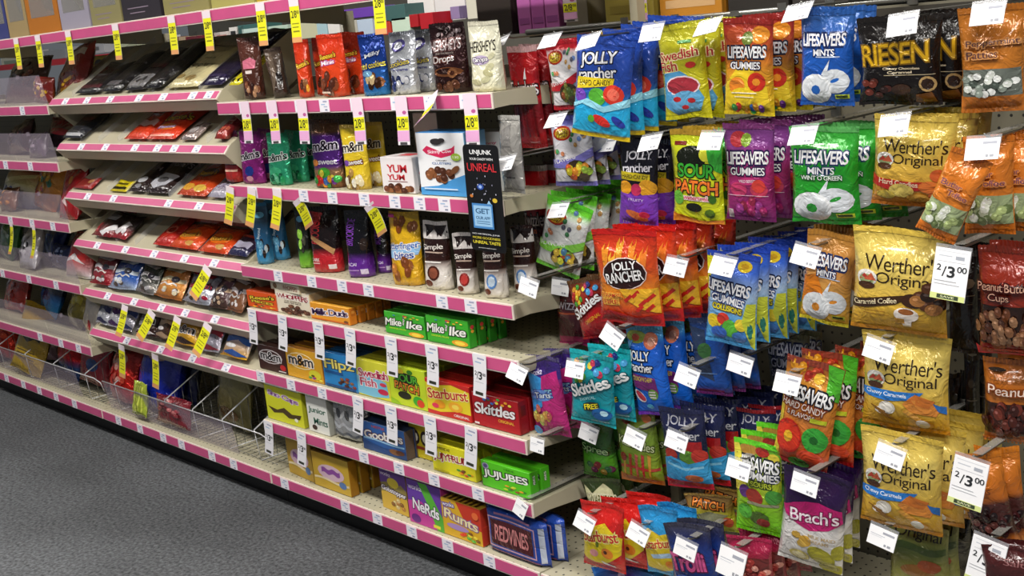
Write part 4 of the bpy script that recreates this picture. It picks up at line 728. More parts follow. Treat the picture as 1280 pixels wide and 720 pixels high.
def mint(c, c2): return [T('LIFESAVERS', .48, .70, .82, .13, 'f2f0f4', '1c2a58', 0, b=.045), T('MINTS', .5, .57, .4, .07, 'f2f2f6', '1c2a58', 0, b=.03), R(.35, .52, .8, .53, 'c8d4ec'), P([(.45, .34), (.62, .50), (.55, .32)], 'e6ecf4'), E(.70, .27, .25, .13, 'dfe4ea'), E(.70, .28, .09, .02, c, 20), E(.34, .19, .3, .16, 'f0f2f4'), E(.34, .19, .25, .13, 'e4e8ec'), E(.34, .18, .085, .052, c), R(.68, .085, .93, .13, c2), R(.7, .095, .9, .12, '3a4a20')]
hung('blue bag with white mint rings on the top peg row', 1001, 1070, 13, 134, .12, [(0, '2058b0'), (.6, '1e54ac'), (1, '3a66a8')], mint('2262b8', 'c8d83a'), 2, 'blue mint ring bag', seal=('2a58a0', '2058b0'), t=.034, lean=3)
RI = [T('RIESEN', .46, .60, .84, .24, 'd8a81c', '7a5a10', 3, b=.02), T('Chewy Chocolate', .55, .43, .46, .035, 'e0d0b0'), T('Caramel', .53, .39, .3, .03, 'e0d0b0'), R(.34, .355, .95, .362, 'b8a888'), E(.86, .25, .10, .09, 'a88a5a'), E(.86, .25, .075, .066, '2a1810'), DOTS(.2, .2, .2, .12, 8, .06, ['4a2018', '6a2c20', '2a120c'], 3), P([(.7, .05), (.95, .05), (.9, .16), (.72, .14)], '6a4018'), E(.55, .2, .12, .06, '3a2418')]
hung('wide glossy black bag with gold lettering on the top peg row', 1074, 1180, 22, 134, .12, [(0, '140c0a'), (.5, '100c0c'), (1, '1a1614')], RI, 2, 'wide black gold-lettered bag', tag=(1131, 34, dict(roll=-5, pitch=25)), seal=('1c1816', '140c0a'), dx=.03, t=.04, wr=.0035, lean=2)
PP = [R(0, .0, 1, .16, 'b86a24'), R(.03, .16, .97, .42, '6a7068'), DOTS(.5, .29, .42, .11, 26, .07, ['d8dcd4', '8a948a', '4a544c', 'f0f2ee'], 3, .5), T('Peppermint', .55, .66, .8, .07, '5a3a40', 'c88a50', 1, b=.0), T('Patties', .4, .56, .5, .07, '5a3a40', 'c88a50', 1, b=.0)]
hung('orange bag with foil-wrapped patties at the top right', 1201, 1283, 8, 142, .12, [(0, 'b86a24'), (.45, 'c07428'), (1, 'a86420')], PP, 1, 'orange wrapped patty bag', tag=(1238, 20, dict(roll=-2, pitch=25)), seal=('9a5a1c', 'b86a24'), t=.04)
# second row
hung('white bag with lavender band below the red-banded white bag', 692, 745, 146, 234, .13, [(0, '7a74c0'), (.06, 'e4e2e8'), (.8, 'e6e4ea'), (.88, '5a58a8'), (1, '4a4a98')], jb('7a74c0', 'e9e6e6', ['c8b82a', 'd8882a', 'e8c83a', '8aa83a', 'c85a2a'], 9), 3, 'white jelly bean bag with lavender band', tag=(700, 152, dict(roll=-6, pitch=45)), seal=('4a4a98', '7a74c0'), dx=.004)
JR2 = [T('JOLLY', .5, .82, .72, .12, 'd8d4dc', '141420', 6, b=.03), T('rancher', .5, .70, .8, .1, 'e4e0e8', '141420', 7, b=.03), R(.05, .55, .85, .64, 'c8b424'), T('HARD CANDY', .45, .595, .72, .045, '2a2414', None, 2, b=.02), E(.2, .46, .18, .08, 'e09a24'), E(.78, .48, .22, .1, 'e0a028'), E(.5, .45, .14, .07, 'c0305a'), P([(0, 0), (1, 0), (1, .42), (.5, .38), (0, .4)], '7a3cb4'), T('FRUITY', .5, .33, .4, .03, 'd8c4ec'), E(.5, .14, .3, .05, 'd8703a', -15), E(.7, .16, .14, .04, 'd83a5a')]
hung('purple and black hard candy bag on the second peg row', 776, 825, 177, 286, .13, [(0, '8a3cb4'), (.4, '7a3cb4'), (.44, '181420'), (1, '141220')], JR2, 3, 'purple and black hard candy bag', tag=(763, 182, dict(roll=-4, pitch=40, Y=.2)), seal=('141220', 'c8b424'), dx=.012, dy=.042, tl='the purple and black bags, left of two', lean=7)
peg(817, 180, .085, 'chrome peg hook and white ticket over the purple and black bags, right of two', roll=-8, pitch=40)
SP = [E(.42, .72, .3, .12, '14180c'), E(.7, .76, .14, .08, 'd8d83a'), E(.3, .66, .1, .05, '14180c'), R(.08, .84, .3, .88, '7a2a20'), P([(.6, 1), (1, 1), (1, .55), (.8, .62)], '3aa83a'), T('SOUR', .52, .58, .74, .15, '3cae34', '10180a', -1, b=.055), T('PATCH', .5, .40, .86, .15, 'e8762a', '2a0c08', -2, b=.055), T('watermelon', .55, .285, .62, .05, 'd83a6a', 'f4d8d8', -2), E(.14, .28, .12, .08, '6ab43a'), E(.45, .18, .16, .05, '14180c'), E(.82, .28, .08, .05, '3a6a1c'), E(.75, .12, .1, .05, '5a7a1c'), P([(0, 0), (1, 0), (1, .05), (.5, .04), (0, .1)], 'e0862a')]
hung('yellow sour candy bag with green and orange lettering on the second peg row', 842, 907, 164, 281, .11, [(0, 'd2d81e'), (1, 'c4cc24')], SP, 3, 'yellow sour candy bag', tag=(893, 178, dict(roll=0, pitch=30)), seal=('a8842a', 'd2d81e'), dx=.012, lean=4)
hung('magenta gummy ring bag on the second peg row', 908, 971, 156, 279, .12, [(0, '7a2468'), (.5, 'a82a68'), (.8, '7a3a80'), (1, '5a2c60')], [E(.3, .85, .16, .08, 'a83038'), E(.45, .84, .1, .07, '8aa83a'), E(.3, .34, .18, .08, 'c83a6a'), E(.72, .34, .18, .08, 'c83a5a')]+[T('LIFESAVERS', .5, .665, .84, .13, 'f2f0f0', '2a1c48', 1, b=.045), T('GUMMIES', .5, .53, .7, .08, 'f2f0f0', '2a1c48', 0, b=.03), E(.5, .43, .16, .04, 'c83a7a'), T('WILD BERRIES', .5, .43, .34, .03, 'f4e4ec'), E(.72, .38, .14, .07, 'd8423a'), R(.06, .275, .9, .282, 'e4b8cc'), DOTS(.5, .15, .36, .08, 10, .08, ['b02a6a', '8a2040', 'a03a8a'], 4), R(.08, .04, .18, .13, 'c8b8b8')], 3, 'magenta gummy ring bag', seal=('6a2c60', '6a1c58'), dx=.018, lean=3)
hung('green bag with white mint rings on the second peg row', 990, 1078, 160, 283, .10, [(0, '2a9a30'), (.6, '249628'), (1, '3aa23a')], mint('2a9a34', 'c8d83a')+[T('WINT O GREEN', .5, .50, .62, .045, 'eef4ee', '1c5a24')], 2, 'green mint ring bag', tag=(1008, 171, dict(roll=-4, pitch=35)), seal=('5aa85a', '249628'), dx=.02, t=.045, lean=2)
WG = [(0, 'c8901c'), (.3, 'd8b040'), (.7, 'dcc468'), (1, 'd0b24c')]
def wer(band, btxt, c, pic): return [T('Werther\'s', .54, .685, .8, .15, '2a1c0c', None, 0, b=-.005), T('Original', .58, .53, .62, .14, '2a1c0c', None, 0, b=-.005), E(.17, .53, .12, .08, 'e8e4dc'), E(.17, .515, .09, .05, '8a9a6a'), P([(.08, .51), (.14, .57), (.2, .53)], 'a83a2c'), P([(.14, .51), (.22, .58), (.28, .51)], 'c05a3a'), E(.17, .46, .1, .035, '4a2c18'), P([(x, y-.055) for x, y in band], c), btxt[:3]+(btxt[3]-.055,)+btxt[4:]]+pic
CAR = [E(.32, .24, .1, .07, 'ece6dc'), E(.25, .2, .08, .04, 'f4f0ea'), P([(.5, .3), (.62, .4), (.95, .3), (.88, .2), (.6, .22)], 'd88838'), P([(.55, .33), (.65, .42), (.88, .36), (.8, .28)], 'c8702a'), P([(.5, .22), (.55, .25), (.85, .1), (.8, .05)], 'e0a040'), E(.72, .1, .08, .05, 'eeeae2'), P([(.85, .34), (.98, .3), (.98, .22), (.9, .26)], '2a6cb8'), [P([(.12+i*.05, .25-i*.03), (.3+i*.05, .2-i*.03), (.3+i*.05, .185-i*.03), (.12+i*.05, .235-i*.03)], '8a5c18') for i in range(4)]]
hung('gold butter candy bag with red ribbon on the second peg row', 1091, 1197, 147, 262, .10, [(0, 'b86a20'), (.3, 'c89a34'), (.7, 'd0b452'), (1, 'c4a848')], wer([(.0, .42), (.1, .38), (.55, .36), (.8, .37), (.74, .32), (.78, .27), (.3, .24), (0, .3)], T('Hard Candies', .36, .34, .5, .06, 'f0d8b8', None, -3), 'b02420', [E(.85, .38, .1, .07, 'c0582a'), E(.75, .25, .14, .07, 'c86a2c'), E(.85, .15, .13, .07, 'b85a24'), E(.4, .2, .16, .08, 'd8c060'), E(.2, .14, .12, .05, 'c8b048'), E(.6, .12, .14, .05, 'd09a3a')]), 2, 'gold butter candy bag with red ribbon', tag=(1121, 159, dict(roll=-6, pitch=30)), seal=('c4a848', 'b86a20'), t=.045, lean=4, dx=.012)
OB = [R(.02, .12, .98, .42, '9aa87c'), DOTS(.5, .27, .42, .12, 18, .1, ['e8ecdc', 'a8b878', 'c8d0b0', '6a7a4a'], 3, .5), T('Butter', .4, .64, .5, .06, '7a4a68', 'd88a4a', 0, b=0), T('Toffee', .6, .55, .5, .06, '7a4a68', 'd88a4a', 0, b=0)]
OC = [(0, 'd07020'), (.4, 'd87c28'), (1, 'c87024')]
hung('orange window bag swung sideways at the right of the second peg row', 1164, 1219, 190, 306, .03, OC, OB, 0, 'tilted orange bag', seal=('c87024', 'd07020'), lean=26, t=.03)
hung('orange window bag of green-white candy at the right edge', 1205, 1270, 172, 296, .13, OC, OB, 2, 'orange window bag', tag=(1231, 188, dict(roll=-4, pitch=25, Y=.06, w_=.058)), seal=('c87024', 'd07020'), t=.04, dx=.03)
# third row
hung('white bag with lime green band leaning in the third peg row', 677, 733, 252, 345, .11, [(0, '6ad82a'), (.07, 'e2e4e2'), (.8, 'e8eae8'), (.84, '7ad83a'), (1, '5ac82a')], jb('8ad84a', 'e9e6e6', ['c8a83a', '6a8a3a', 'a84a2a', '4a7a9a', 'd8d83a'], 12), 7, 'white jelly bean bag with lime band', tag=(703, 264, dict(roll=-6, pitch=40)), seal=('5ac82a', '6ad82a'), lean=19, dx=.006, dy=.045)
peg(734, 308, .24, 'chrome peg hook and tilted white ticket before the lime-banded bags', roll=-32, pitch=15)
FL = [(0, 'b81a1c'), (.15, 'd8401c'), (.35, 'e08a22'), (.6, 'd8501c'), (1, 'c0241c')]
JRC = [[P([(x-.04, .62), (x-.06, y-.06), (x-.01, y), (x-.02, y-.07), (x+.03, y-.04), (x+.05, y+.02), (x+.05, y-.08), (x+.03, .62)], c) for x, y, c in ((.2, .86, 'e8902a'), (.42, .92, 'f0a030'), (.62, .9, 'e8862a'), (.82, .84, 'e0782a'), (.31, .78, 'f4b43a'), (.72, .78, 'f0a430'))],
    E(.5, .56, .37, .17, 'f0d8d0', 6), E(.5, .56, .355, .16, '2a0c0c', 6), T('JOLLY', .5, .63, .42, .11, 'f6f4f4', '140808', 8, b=.04), T('RANCHER', .5, .53, .62, .11, 'f6f4f4', '140808', 9, b=.04), T('CINNAMON', .24, .32, .34, .05, 'c02a1c', 'f0b84a', 2, b=.02), T('FIRE', .24, .25, .24, .05, 'c02a1c', 'f0b84a', 2, b=.02), P([(.4, .4), (.98, .42), (.98, .15), (.7, .2), (.5, .28)], 'e8b02a'), [P([(x, y), (x+.12, y+.07), (x+.15, y+.04), (x+.03, y-.03)], 'c8281c') for x, y in ((.45, .28), (.58, .33), (.68, .24), (.8, .3), (.62, .18), (.78, .19))], P([(0, 0), (1, 0), (1, .14), (.6, .1), (.2, .16), (0, .12)], 'b81a1c')]
hung('large red bag printed with orange flames in the third peg row', 748, 829, 290, 409, .05, FL, JRC, 4, 'red flame print bag', tag=(849, 335, dict(roll=6, pitch=22, Y=.10)), seal=('c8201c', 'b81a1c'), t=.04, dx=.014, dy=.048, lean=1, wr=.003, tl='the red flame print bags')
hung('orange-red flame bag at the back behind the flame row', 862, 893, 292, 394, .36, FL, JRC, 1, 'rear orange-red flame bag', seal=('7a1414', 'b81a1c'), low=True)
LSB = [P([(0, 1), (0, .5), (.08, .5), (.12, .95)], 'd8d02a'), E(.72, .87, .14, .06, 'e0c02a'), E(.72, .87, .08, .03, 'c89a20'), T('LIFESAVERS', .47, .64, .84, .12, 'f4f4f8', '141c40', -6, b=.05), T('GUMMIES', .47, .51, .66, .085, 'f4f4f8', '2a3a7a', -8, b=.035), T('COLLISIONS', .46, .42, .6, .06, 'f0e23a', '6a5a10', -6, b=.03), E(.2, .26, .16, .08, 'e8c82a'), E(.38, .3, .12, .07, 'd83a2a'), E(.52, .2, .16, .1, '5ab43a'), E(.74, .26, .12, .07, 'e8d03a'), E(.3, .14, .16, .07, '3a6ac8'), E(.7, .12, .14, .06, '4a84d0'), P([(.84, .5), (.98, .5), (.98, .0), (.9, .04), (.76, .3)], 'c8d03a'), E(.9, .2, .05, .09, '2a7a6a')]
hung('blue and sky bag of gummy rings in the third peg row', 884, 949, 318, 436, .07, [(0, '4aa0dc'), (.3, '5aa4dc'), (.55, 'a8c4e4'), (.8, '3a62c0'), (1, '2442a8')], LSB, 6, 'blue gummy ring bag', tag=(909, 334, dict(roll=6, pitch=30)), seal=('2442a8', '4aa0dc'), dx=.008, dy=.042, lean=7)
hung('orange and white mint ring bag in the third peg row', 1005, 1068, 292, 409, .12, [(0, 'd0a02a'), (.3, 'd8a048'), (.6, 'c88a48'), (1, 'a8742c')], [P([(0, .5), (.0, .2), (.5, .3), (.3, .55)], 'e0801c')]+mint('d88a2a', 'c8c83a'), 3, 'orange mint ring bag', tag=(1012, 322, dict(roll=10, pitch=22, Y=.07)), seal=('a8742c', 'd0c02a'), lean=10, dx=.01)
COF = [E(.7, .36, .14, .07, '3a2010'), DOTS(.82, .38, .16, .12, 9, .08, ['2a1408', '5a3218', 'a8703a'], 4), E(.62, .22, .13, .07, 'efe4da'), E(.62, .25, .10, .04, 'f4ece4'), E(.62, .25, .08, .03, '9a5a2a'), P([(.56, .2), (.68, .2), (.66, .1), (.58, .1)], 'efe4da'), R(.1, .22, .4, .227, '9a6a18'), R(.16, .19, .44, .197, '9a6a18'), R(.5, .13, .6, .18, 'c8902a')]
hung('large gold coffee caramel bag in the middle of the right pegs', 1066, 1189, 290, 421, .07, WG, wer([(.0, .36), (.3, .41), (.6, .46), (.62, .42), (.5, .36), (.2, .30), (0, .27)], T('Caramel Coffee', .27, .365, .5, .05, 'f0e0b8', None, 9), '3a2412', COF), 4, 'gold coffee caramel bag', seal=('d8b84a', 'b87a18'), t=.05, dy=.055, wr=.0035, dz=.004, lean=4)
peg(1194, 345, .03, 'chrome peg hook with large white 2/3.00 ticket beside the coffee caramel bag', roll=5, pitch=8, w_=.062, h_=.088, big=True)
hung('narrow glossy black bag behind the large ticket of the third row', 1186, 1224, 315, 445, .16, [(0, '121010'), (1, '181412')], [E(.75, .7, .2, .05, '5a4c3c'), R(.7, .58, .95, .59, '6a5c4a'), R(.7, .5, .9, .51, '4a4030')], 2, 'narrow glossy black bag', seal=('2a2624', '121010'))
hung('dark red bag with peanut butter cup window at the right edge', 1224, 1300, 312, 448, .08, [(0, '9a2018'), (.12, '7a1c14'), (.4, '6a1c14'), (.45, '8a2a1a'), (1, '7a2418')], [R(.02, .1, .98, .48, '2a140c'), DOTS(.5, .28, .46, .18, 44, .07, ['6a3c24', '8a5c3c', '4a2616', '9a7050'], 3, .8), T('Peanut Butter', .5, .66, .86, .07, 'd8a890', '3a0c08', 0, b=0), T('Cups', .42, .56, .36, .08, 'd8a890', '3a0c08', 0, b=0), R(0, 0, 1, .09, 'a8241c')], 1, 'dark red cup candy bag', seal=('6a2014', 'a8241c'), t=.045)
# fourth row
hung('dark wine licorice bag below the lime-banded bags', 696, 735, 352, 434, .16, [(0, 'b02a6a'), (.12, 'a8245a'), (.2, '5a1828'), (1, '5a1018')], [T('Twizz', .4, .66, .8, .16, 'c8bcc8', '3a0a14', -3, b=0), R(.2, .5, .8, .53, 'b84a2a'), R(.1, .16, .9, .44, '4a1420')], 2, 'dark wine licorice bag', tag=(703, 361, dict(roll=2, pitch=10)), seal=('4a1018', 'c03a7a'))
SK = lambda c2: [DOTS(.22, .74, .2, .14, 14, .06, ['d8c02a', 'c8342a', 'e8a02a', '4a9a34'], 4, .8), DOTS(.7, .82, .22, .08, 7, .07, ['c83a5a', '2a3a8a', '4a9ad0', 'e8d03a'], 6, .7), T('Skittles', .5, .56, .92, .17, 'f6f6f6', c2, 22, b=.05)]
hung('tilted red fruit candy bag beside the flame print bag', 719, 764, 350, 424, .09, [(0, 'a8141a'), (.5, 'b8181c'), (1, '6a3a1c')], SK('5a0c10')+[T('ORIGINAL', .6, .34, .5, .06, 'd8a02a', None, 18)], 2, 'red fruit candy bag', seal=('5a3a1c', 'b8181c'), lean=-14, dx=.01)
peg(772, 424, .02, 'chrome peg hook and diamond-tilted white ticket above the teal bags', roll=28, pitch=18)
peg(665, 361, -.03, 'white ticket on a hook at the right end of the third flat shelf', roll=12, pitch=12)
JR3 = [E(.3, .88, .3, .07, '8a9a3a'), E(.28, .87, .12, .04, 'c0442c'), E(.7, .84, .18, .09, 'd87a5a'), E(.72, .83, .1, .05, 'e8a890'), P([(.0, .82), (.2, .84), (.1, .76), (0, .74)], '5aa8e0'), T('JOLLY', .36, .67, .6, .13, 'f4f4f8', '10203a', -3, b=.03), T('rancher', .38, .56, .66, .1, 'f4f4f8', '10203a', -4, b=.03), P([(.02, .5), (.72, .44), (.76, .27), (.05, .34)], '6a2468'), T('CRUNCH N CHEW', .36, .43, .56, .05, 'd8c83a', None, -5, b=.01), E(.22, .24, .2, .05, 'f0e8ec', -45), E(.24, .24, .17, .035, 'c83a4a', -45), E(.6, .26, .14, .06, '6a9a3a', -30), [R(.5, .22+.03*i, .68, .235+.03*i, 'e8e0e0') for i in range(3)], E(.45, .12, .1, .03, '5ac0ec')]
hung('tall electric blue chewy candy bag in the fourth peg row', 791, 838, 409, 522, .11, [(0, '6a2ac0'), (.05, '1c6ad8'), (.8, '1c5cc8'), (.86, '3a8ac8'), (1, '4a9ac0')], JR3, 3, 'tall electric blue bag', seal=('4a9ac0', '7a2ac0'), lean=-4, dx=.022, dy=.05, t=.034)
hung('blue bag behind the white ticket of the fourth peg row', 868, 914, 400, 497, .14, [(0, '6a2a68'), (.1, '2a4a9a'), (.15, '1c58b8'), (.7, '1c50a8'), (1, '1a2a50')], [P([(.0, .9), (.4, .85), (.6, .2), (.1, .3)], '2a3a5a'), E(.4, .6, .2, .1, '3a6a3a'), R(.1, .3, .7, .31, '7aa0d8'), R(.1, .05, .8, .08, 'a83a7a')], 2, 'blue bag of the fourth row', tag=(864, 472, dict(roll=12, pitch=20, Y=.06)), seal=('1a2a50', '7a2a78'), dx=.01)
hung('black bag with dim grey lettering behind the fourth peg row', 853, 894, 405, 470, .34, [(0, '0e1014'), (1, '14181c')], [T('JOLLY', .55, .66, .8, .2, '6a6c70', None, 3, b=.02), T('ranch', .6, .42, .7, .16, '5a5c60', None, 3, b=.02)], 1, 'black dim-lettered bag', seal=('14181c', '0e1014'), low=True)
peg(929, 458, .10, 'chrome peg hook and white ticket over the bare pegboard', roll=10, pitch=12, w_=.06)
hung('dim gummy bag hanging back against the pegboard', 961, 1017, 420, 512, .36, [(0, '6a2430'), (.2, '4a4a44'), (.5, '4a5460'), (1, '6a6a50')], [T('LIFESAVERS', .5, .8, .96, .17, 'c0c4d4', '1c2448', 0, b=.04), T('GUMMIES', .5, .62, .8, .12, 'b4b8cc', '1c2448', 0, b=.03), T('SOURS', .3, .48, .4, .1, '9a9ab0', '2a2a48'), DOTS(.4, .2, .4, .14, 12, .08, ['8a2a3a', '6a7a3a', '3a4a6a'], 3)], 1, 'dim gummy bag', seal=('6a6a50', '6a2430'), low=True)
LSH = [P([(0, 0), (.12, 0), (.1, .75), (0, .85)], 'e8c83a'), DOTS(.3, .9, .3, .06, 8, .07, ['a82a1c', 'd8901c', 'c84a2a'], 3), E(.6, .86, .1, .05, 'f0c040'), P([(.7, 1), (1, 1), (1, .7), (.8, .74)], '4aa82a'), T('LIFESAVERS', .5, .71, .86, .12, 'f4f2f2', '141420', -3, b=.045), T('HARD CANDY', .46, .605, .78, .06, 'f2e4d8', '8a3a1c', -4, b=.02), T('5 FLAVORS', .44, .53, .5, .045, 'f2e4d8', '8a3a1c', -4, b=.02), E(.27, .30, .25, .17, 'c8200f'), E(.27, .30, .22, .15, 'e0381c'), E(.27, .30, .08, .06, 'f0b82a'), E(.74, .33, .22, .12, '3aa83a'), E(.74, .33, .08, .04, '1c6a24'), R(.62, .49, .9, .53, 'c8d02a'), E(.7, .14, .24, .08, 'd84a2a'), E(.5, .06, .2, .05, '3a9a34')]
hung('red, orange and green hard ring candy bag in the fourth peg row', 975, 1046, 454, 594, .06, [(0, 'a81c1c'), (.2, 'd8642a'), (.5, 'e08a3a'), (.8, 'c8862a'), (1, '7a2420')], LSH, 3, 'red orange and green ring bag', tag=(988, 481, dict(roll=4, pitch=22)), seal=('8a3a2a', 'a81c1c'), lean=13, dx=.035, dy=.05, t=.044, wr=.0032)
WCH = lambda: wer([(.0, .46), (.1, .48), (.45, .48), (.75, .50), (.68, .44), (.6, .40), (.3, .37), (0, .39)], T('Chewy Caramels', .30, .435, .5, .055, 'eef2f8', None, 0), '2a78c8', CAR)
hung('upper gold chewy caramel bag with blue ribbon', 1079, 1191, 420, 542, .09, WG, WCH(), 3, 'upper gold chewy caramel bag', tag=(1103, 440, dict(roll=12, pitch=14)), seal=('d8b84a', 'b87a18'), t=.045, dx=.016, dy=.05, wr=.0032, lean=3)
hung('orange bag with a window of chocolate peanuts at the right edge', 1230, 1300, 452, 557, .13, [(0, 'c86a20'), (.1, '9a5020'), (.55, 'b86a24'), (1, 'a85c1c')], [R(.02, .1, .98, .5, '2a140e'), DOTS(.5, .3, .46, .17, 40, .08, ['4a1c14', '6a2c20', '3a140e'], 5, .9), T('Peanuts', .58, .66, .8, .1, 'e8d0c0', '7a3a14', -2, b=0), T('chocolate', .5, .78, .6, .05, '7a4a20'), E(.3, .88, .16, .03, '3a2a1c'), [R(.03+i*.07, .0, .07+i*.07, .08, 'd8802a') for i in range(13)]], 1, 'orange chocolate peanut bag', seal=('a85c1c', 'c86a20'), t=.045)
# fifth row
WK = [P([(0, .82), (0, 1), (1, 1), (1, .74), (.5, .70)], '3a2478'), T('wonka', .28, .80, .36, .07, 'dcd4ec', None, 12), P([(.45, .76), (.9, .84), (1, .5), (1, 0), (.5, 0), (.4, .45)], 'c02a7a'), P([(0, .8), (.45, .74), (.4, .4), (0, .2)], '3a94d8'), T('SPREE', .45, .55, .6, .1, 'a0d8f0', '2a3a8a', 6, b=.03), E(.4, .53, .34, .07, '6a90d8'), T('Tarts', .45, .535, .5, .07, 'e8f4fc', '2a3a8a', 4, b=.03), DOTS(.32, .28, .28, .09, 14, .07, ['d8a04a', 'c86a5a', 'b8c85a', 'e0c86a'], 5, .8), E(.12, .08, .12, .06, '3a94d8')]
hung('purple, blue and magenta bag at the left of the fifth peg row', 665, 710, 448, 547, .05, [(0, 'b82a78'), (.6, 'b02a78'), (.8, '4a2a88'), (1, '3a2468')], WK, 3, 'purple and magenta bag', tag=(652, 468, dict(roll=14, pitch=25, Y=-.03)), seal=('5a5080', 'b82a78'), dx=.012, dy=.05, lean=-2)
peg(674, 558, -.02, 'white ticket on a hook at the right end of the fifth flat shelf', roll=2, pitch=8, w_=.046, h_=.034)
peg(656, 638, -.02, 'white ticket on a hook at the right end of the sixth flat shelf', roll=22, pitch=12, w_=.04, h_=.04)
hung('front teal fruit candy bag in the fifth peg row', 714, 771, 444, 534, .04, [(0, '1ca8b4'), (.5, '1490a0'), (1, '20b4bc')], SK('0c5a64')+[T('TROPICAL', .46, .39, .4, .04, 'a8e4ea', None, 18), E(.55, .29, .2, .065, '1c3a44', 15), T('FREE', .55, .29, .32, .07, 'f0e02a', '1c2a14', 14, b=.03), E(.76, .2, .2, .09, '1c5a9a'), E(.82, .22, .08, .04, 'b8e0f0'), R(.5, .09, .9, .105, '9ad8e0')], 5, 'teal fruit candy bag', tag=(722, 463, dict(roll=0, pitch=18)), seal=('20b4bc', '24c0c8'), dx=.02, dy=.045, t=.034, lean=5)
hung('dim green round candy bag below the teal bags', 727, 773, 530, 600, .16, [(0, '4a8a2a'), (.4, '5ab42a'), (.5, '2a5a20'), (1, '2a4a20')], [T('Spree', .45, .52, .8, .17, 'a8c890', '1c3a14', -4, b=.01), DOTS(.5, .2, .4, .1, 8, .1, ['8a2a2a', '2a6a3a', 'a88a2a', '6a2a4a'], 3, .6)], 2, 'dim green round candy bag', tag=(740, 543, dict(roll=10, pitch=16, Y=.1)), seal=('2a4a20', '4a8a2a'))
hung('green bag printed with twisted candy ropes in the fifth peg row', 773, 828, 514, 606, .13, [(0, 'c07a2a'), (.1, '9ab02a'), (.6, '7a9a30'), (1, '6a6a2c')], [T('Kazoozles', .5, .55, .86, .12, 'd8e0a8', '4a5a1c', -10, b=.0), [WAVE(.2+.0*i, .24, c, .02, 1) for i, c in enumerate(('c84a3a',))], [P([(x, .08), (x+.05, .1), (x+.13, .4), (x+.06, .42)], c) for x, c in ((.1, 'd8a83a'), (.25, 'c84a2a'), (.4, 'd86a5a'), (.55, 'c83a3a'), (.7, 'e0a03a'))], E(.15, .36, .1, .06, 'a82a2a'), E(.8, .9, .12, .06, 'b8602a'), E(.3, .85, .12, .06, '8a3a24'), P([(0, 0), (1, 0), (1, .06), (0, .12)], 'c8742a')], 2, 'green candy rope bag', tag=(798, 550, dict(roll=14, pitch=16, Y=.08)), seal=('5a5a28', 'c07a2a'), lean=-2)
JR4 = [T('JOLLY', .5, .84, .7, .14, 'b0b0bc', None, -2, b=.02), T('rancher', .52, .70, .76, .11, 'c0c0c8', None, -2, b=.02), R(.5, .48, .92, .62, 'a81c20'), E(.2, .44, .16, .08, 'a83024'), E(.6, .42, .2, .09, '5a8a2c'), E(.84, .44, .16, .09, 'c0382c'), P([(0, .12), (1, .08), (1, .40), (.6, .34), (.2, .42), (0, .38)], '3a9ad0'), P([(.1, .34), (.5, .28), (.9, .32), (.9, .29), (.5, .25), (.1, .31)], '8acdec'), E(.65, .15, .2, .05, 'c86a3a'), P([(0, 0), (1, 0), (1, .08), (0, .12)], 'c82430')]
JB4 = [(0, 'c82430'), (.1, '3a9ad0'), (.4, '2a5a90'), (.5, '1c2040'), (1, '20244a')]
hung('navy and sky blue hard candy bag in the fifth peg row', 830, 889, 514, 613, .10, JB4, JR4, 5, 'navy and sky blue bag', tag=(850, 553, dict(roll=10, pitch=16, Y=.05)), seal=('20244a', 'c82430'), dx=.012, dy=.045, lean=-3)
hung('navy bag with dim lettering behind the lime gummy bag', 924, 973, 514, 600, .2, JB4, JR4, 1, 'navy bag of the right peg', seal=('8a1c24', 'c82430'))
LSS = [E(.3, .9, .2, .06, 'b88a3a'), E(.6, .9, .16, .05, 'a82a24'), E(.85, .86, .12, .05, 'd0c03a'), T('LIFESAVERS', .52, .77, .9, .13, 'f2f2f2', '1c2230', -1, b=.05), T('GUMMIES', .55, .655, .84, .085, 'f2f2f2', '2a3048', -2, b=.035), T('SOURS', .6, .565, .46, .06, 'c8d83a', '2a3a10', 0, b=.035), P([(0, .95), (.1, .95), (.3, .5), (0, .45)], 'e8dc4a'), E(.24, .47, .13, .07, '6a3a8a'), E(.46, .43, .2, .08, 'a83a2c', -25), E(.85, .45, .16, .08, '4a9a3a'), R(.3, .34, .95, .37, '9a9a7a'), E(.55, .2, .2, .08, '4a6a24'), E(.62, .15, .14, .05, '8a2c24'), E(.25, .25, .16, .08, '5ab43a')]
hung('lime green sour gummy ring bag in the fifth peg row', 920, 981, 555, 671, .06, [(0, '7ad81e'), (.3, '8ac828'), (.6, 'c0d030'), (.85, '6a8a2a'), (1, '6ac82a')], LSS, 2, 'lime green sour gummy bag', tag=(927, 588, dict(roll=6, pitch=18, Y=.03)), seal=('6ad82a', '7ad81e'), dy=.05, dx=-.004, lean=3)
BR = [P([(.02, .60), (.2, .66), (.4, .70), (.6, .72), (.95, .68), (.98, .55), (.8, .47), (.5, .42), (.3, .46), (.1, .52)], 'b81c6a'), T("Brach's", .55, .575, .76, .13, 'f4e4ec', '7a1048', 6, b=.02), E(.3, .34, .08, .04, 'b8923a'), E(.45, .3, .1, .06, 'c89a3a'), E(.4, .26, .08, .04, 'd0a84a'), T('MILK MAID', .7, .37, .42, .035, 'b8a078'), T('CREAMS', .66, .32, .32, .035, 'b8a078'), E(.7, .17, .22, .1, '9a9428', -25), E(.7, .175, .18, .075, 'b0a832', -25), E(.95, .24, .1, .08, 'a09a2c'), E(.36, .12, .16, .06, 'c8b86a'), E(.36, .12, .11, .04, 'e4d8a8'), E(.85, .05, .2, .06, 'a8a02c')]
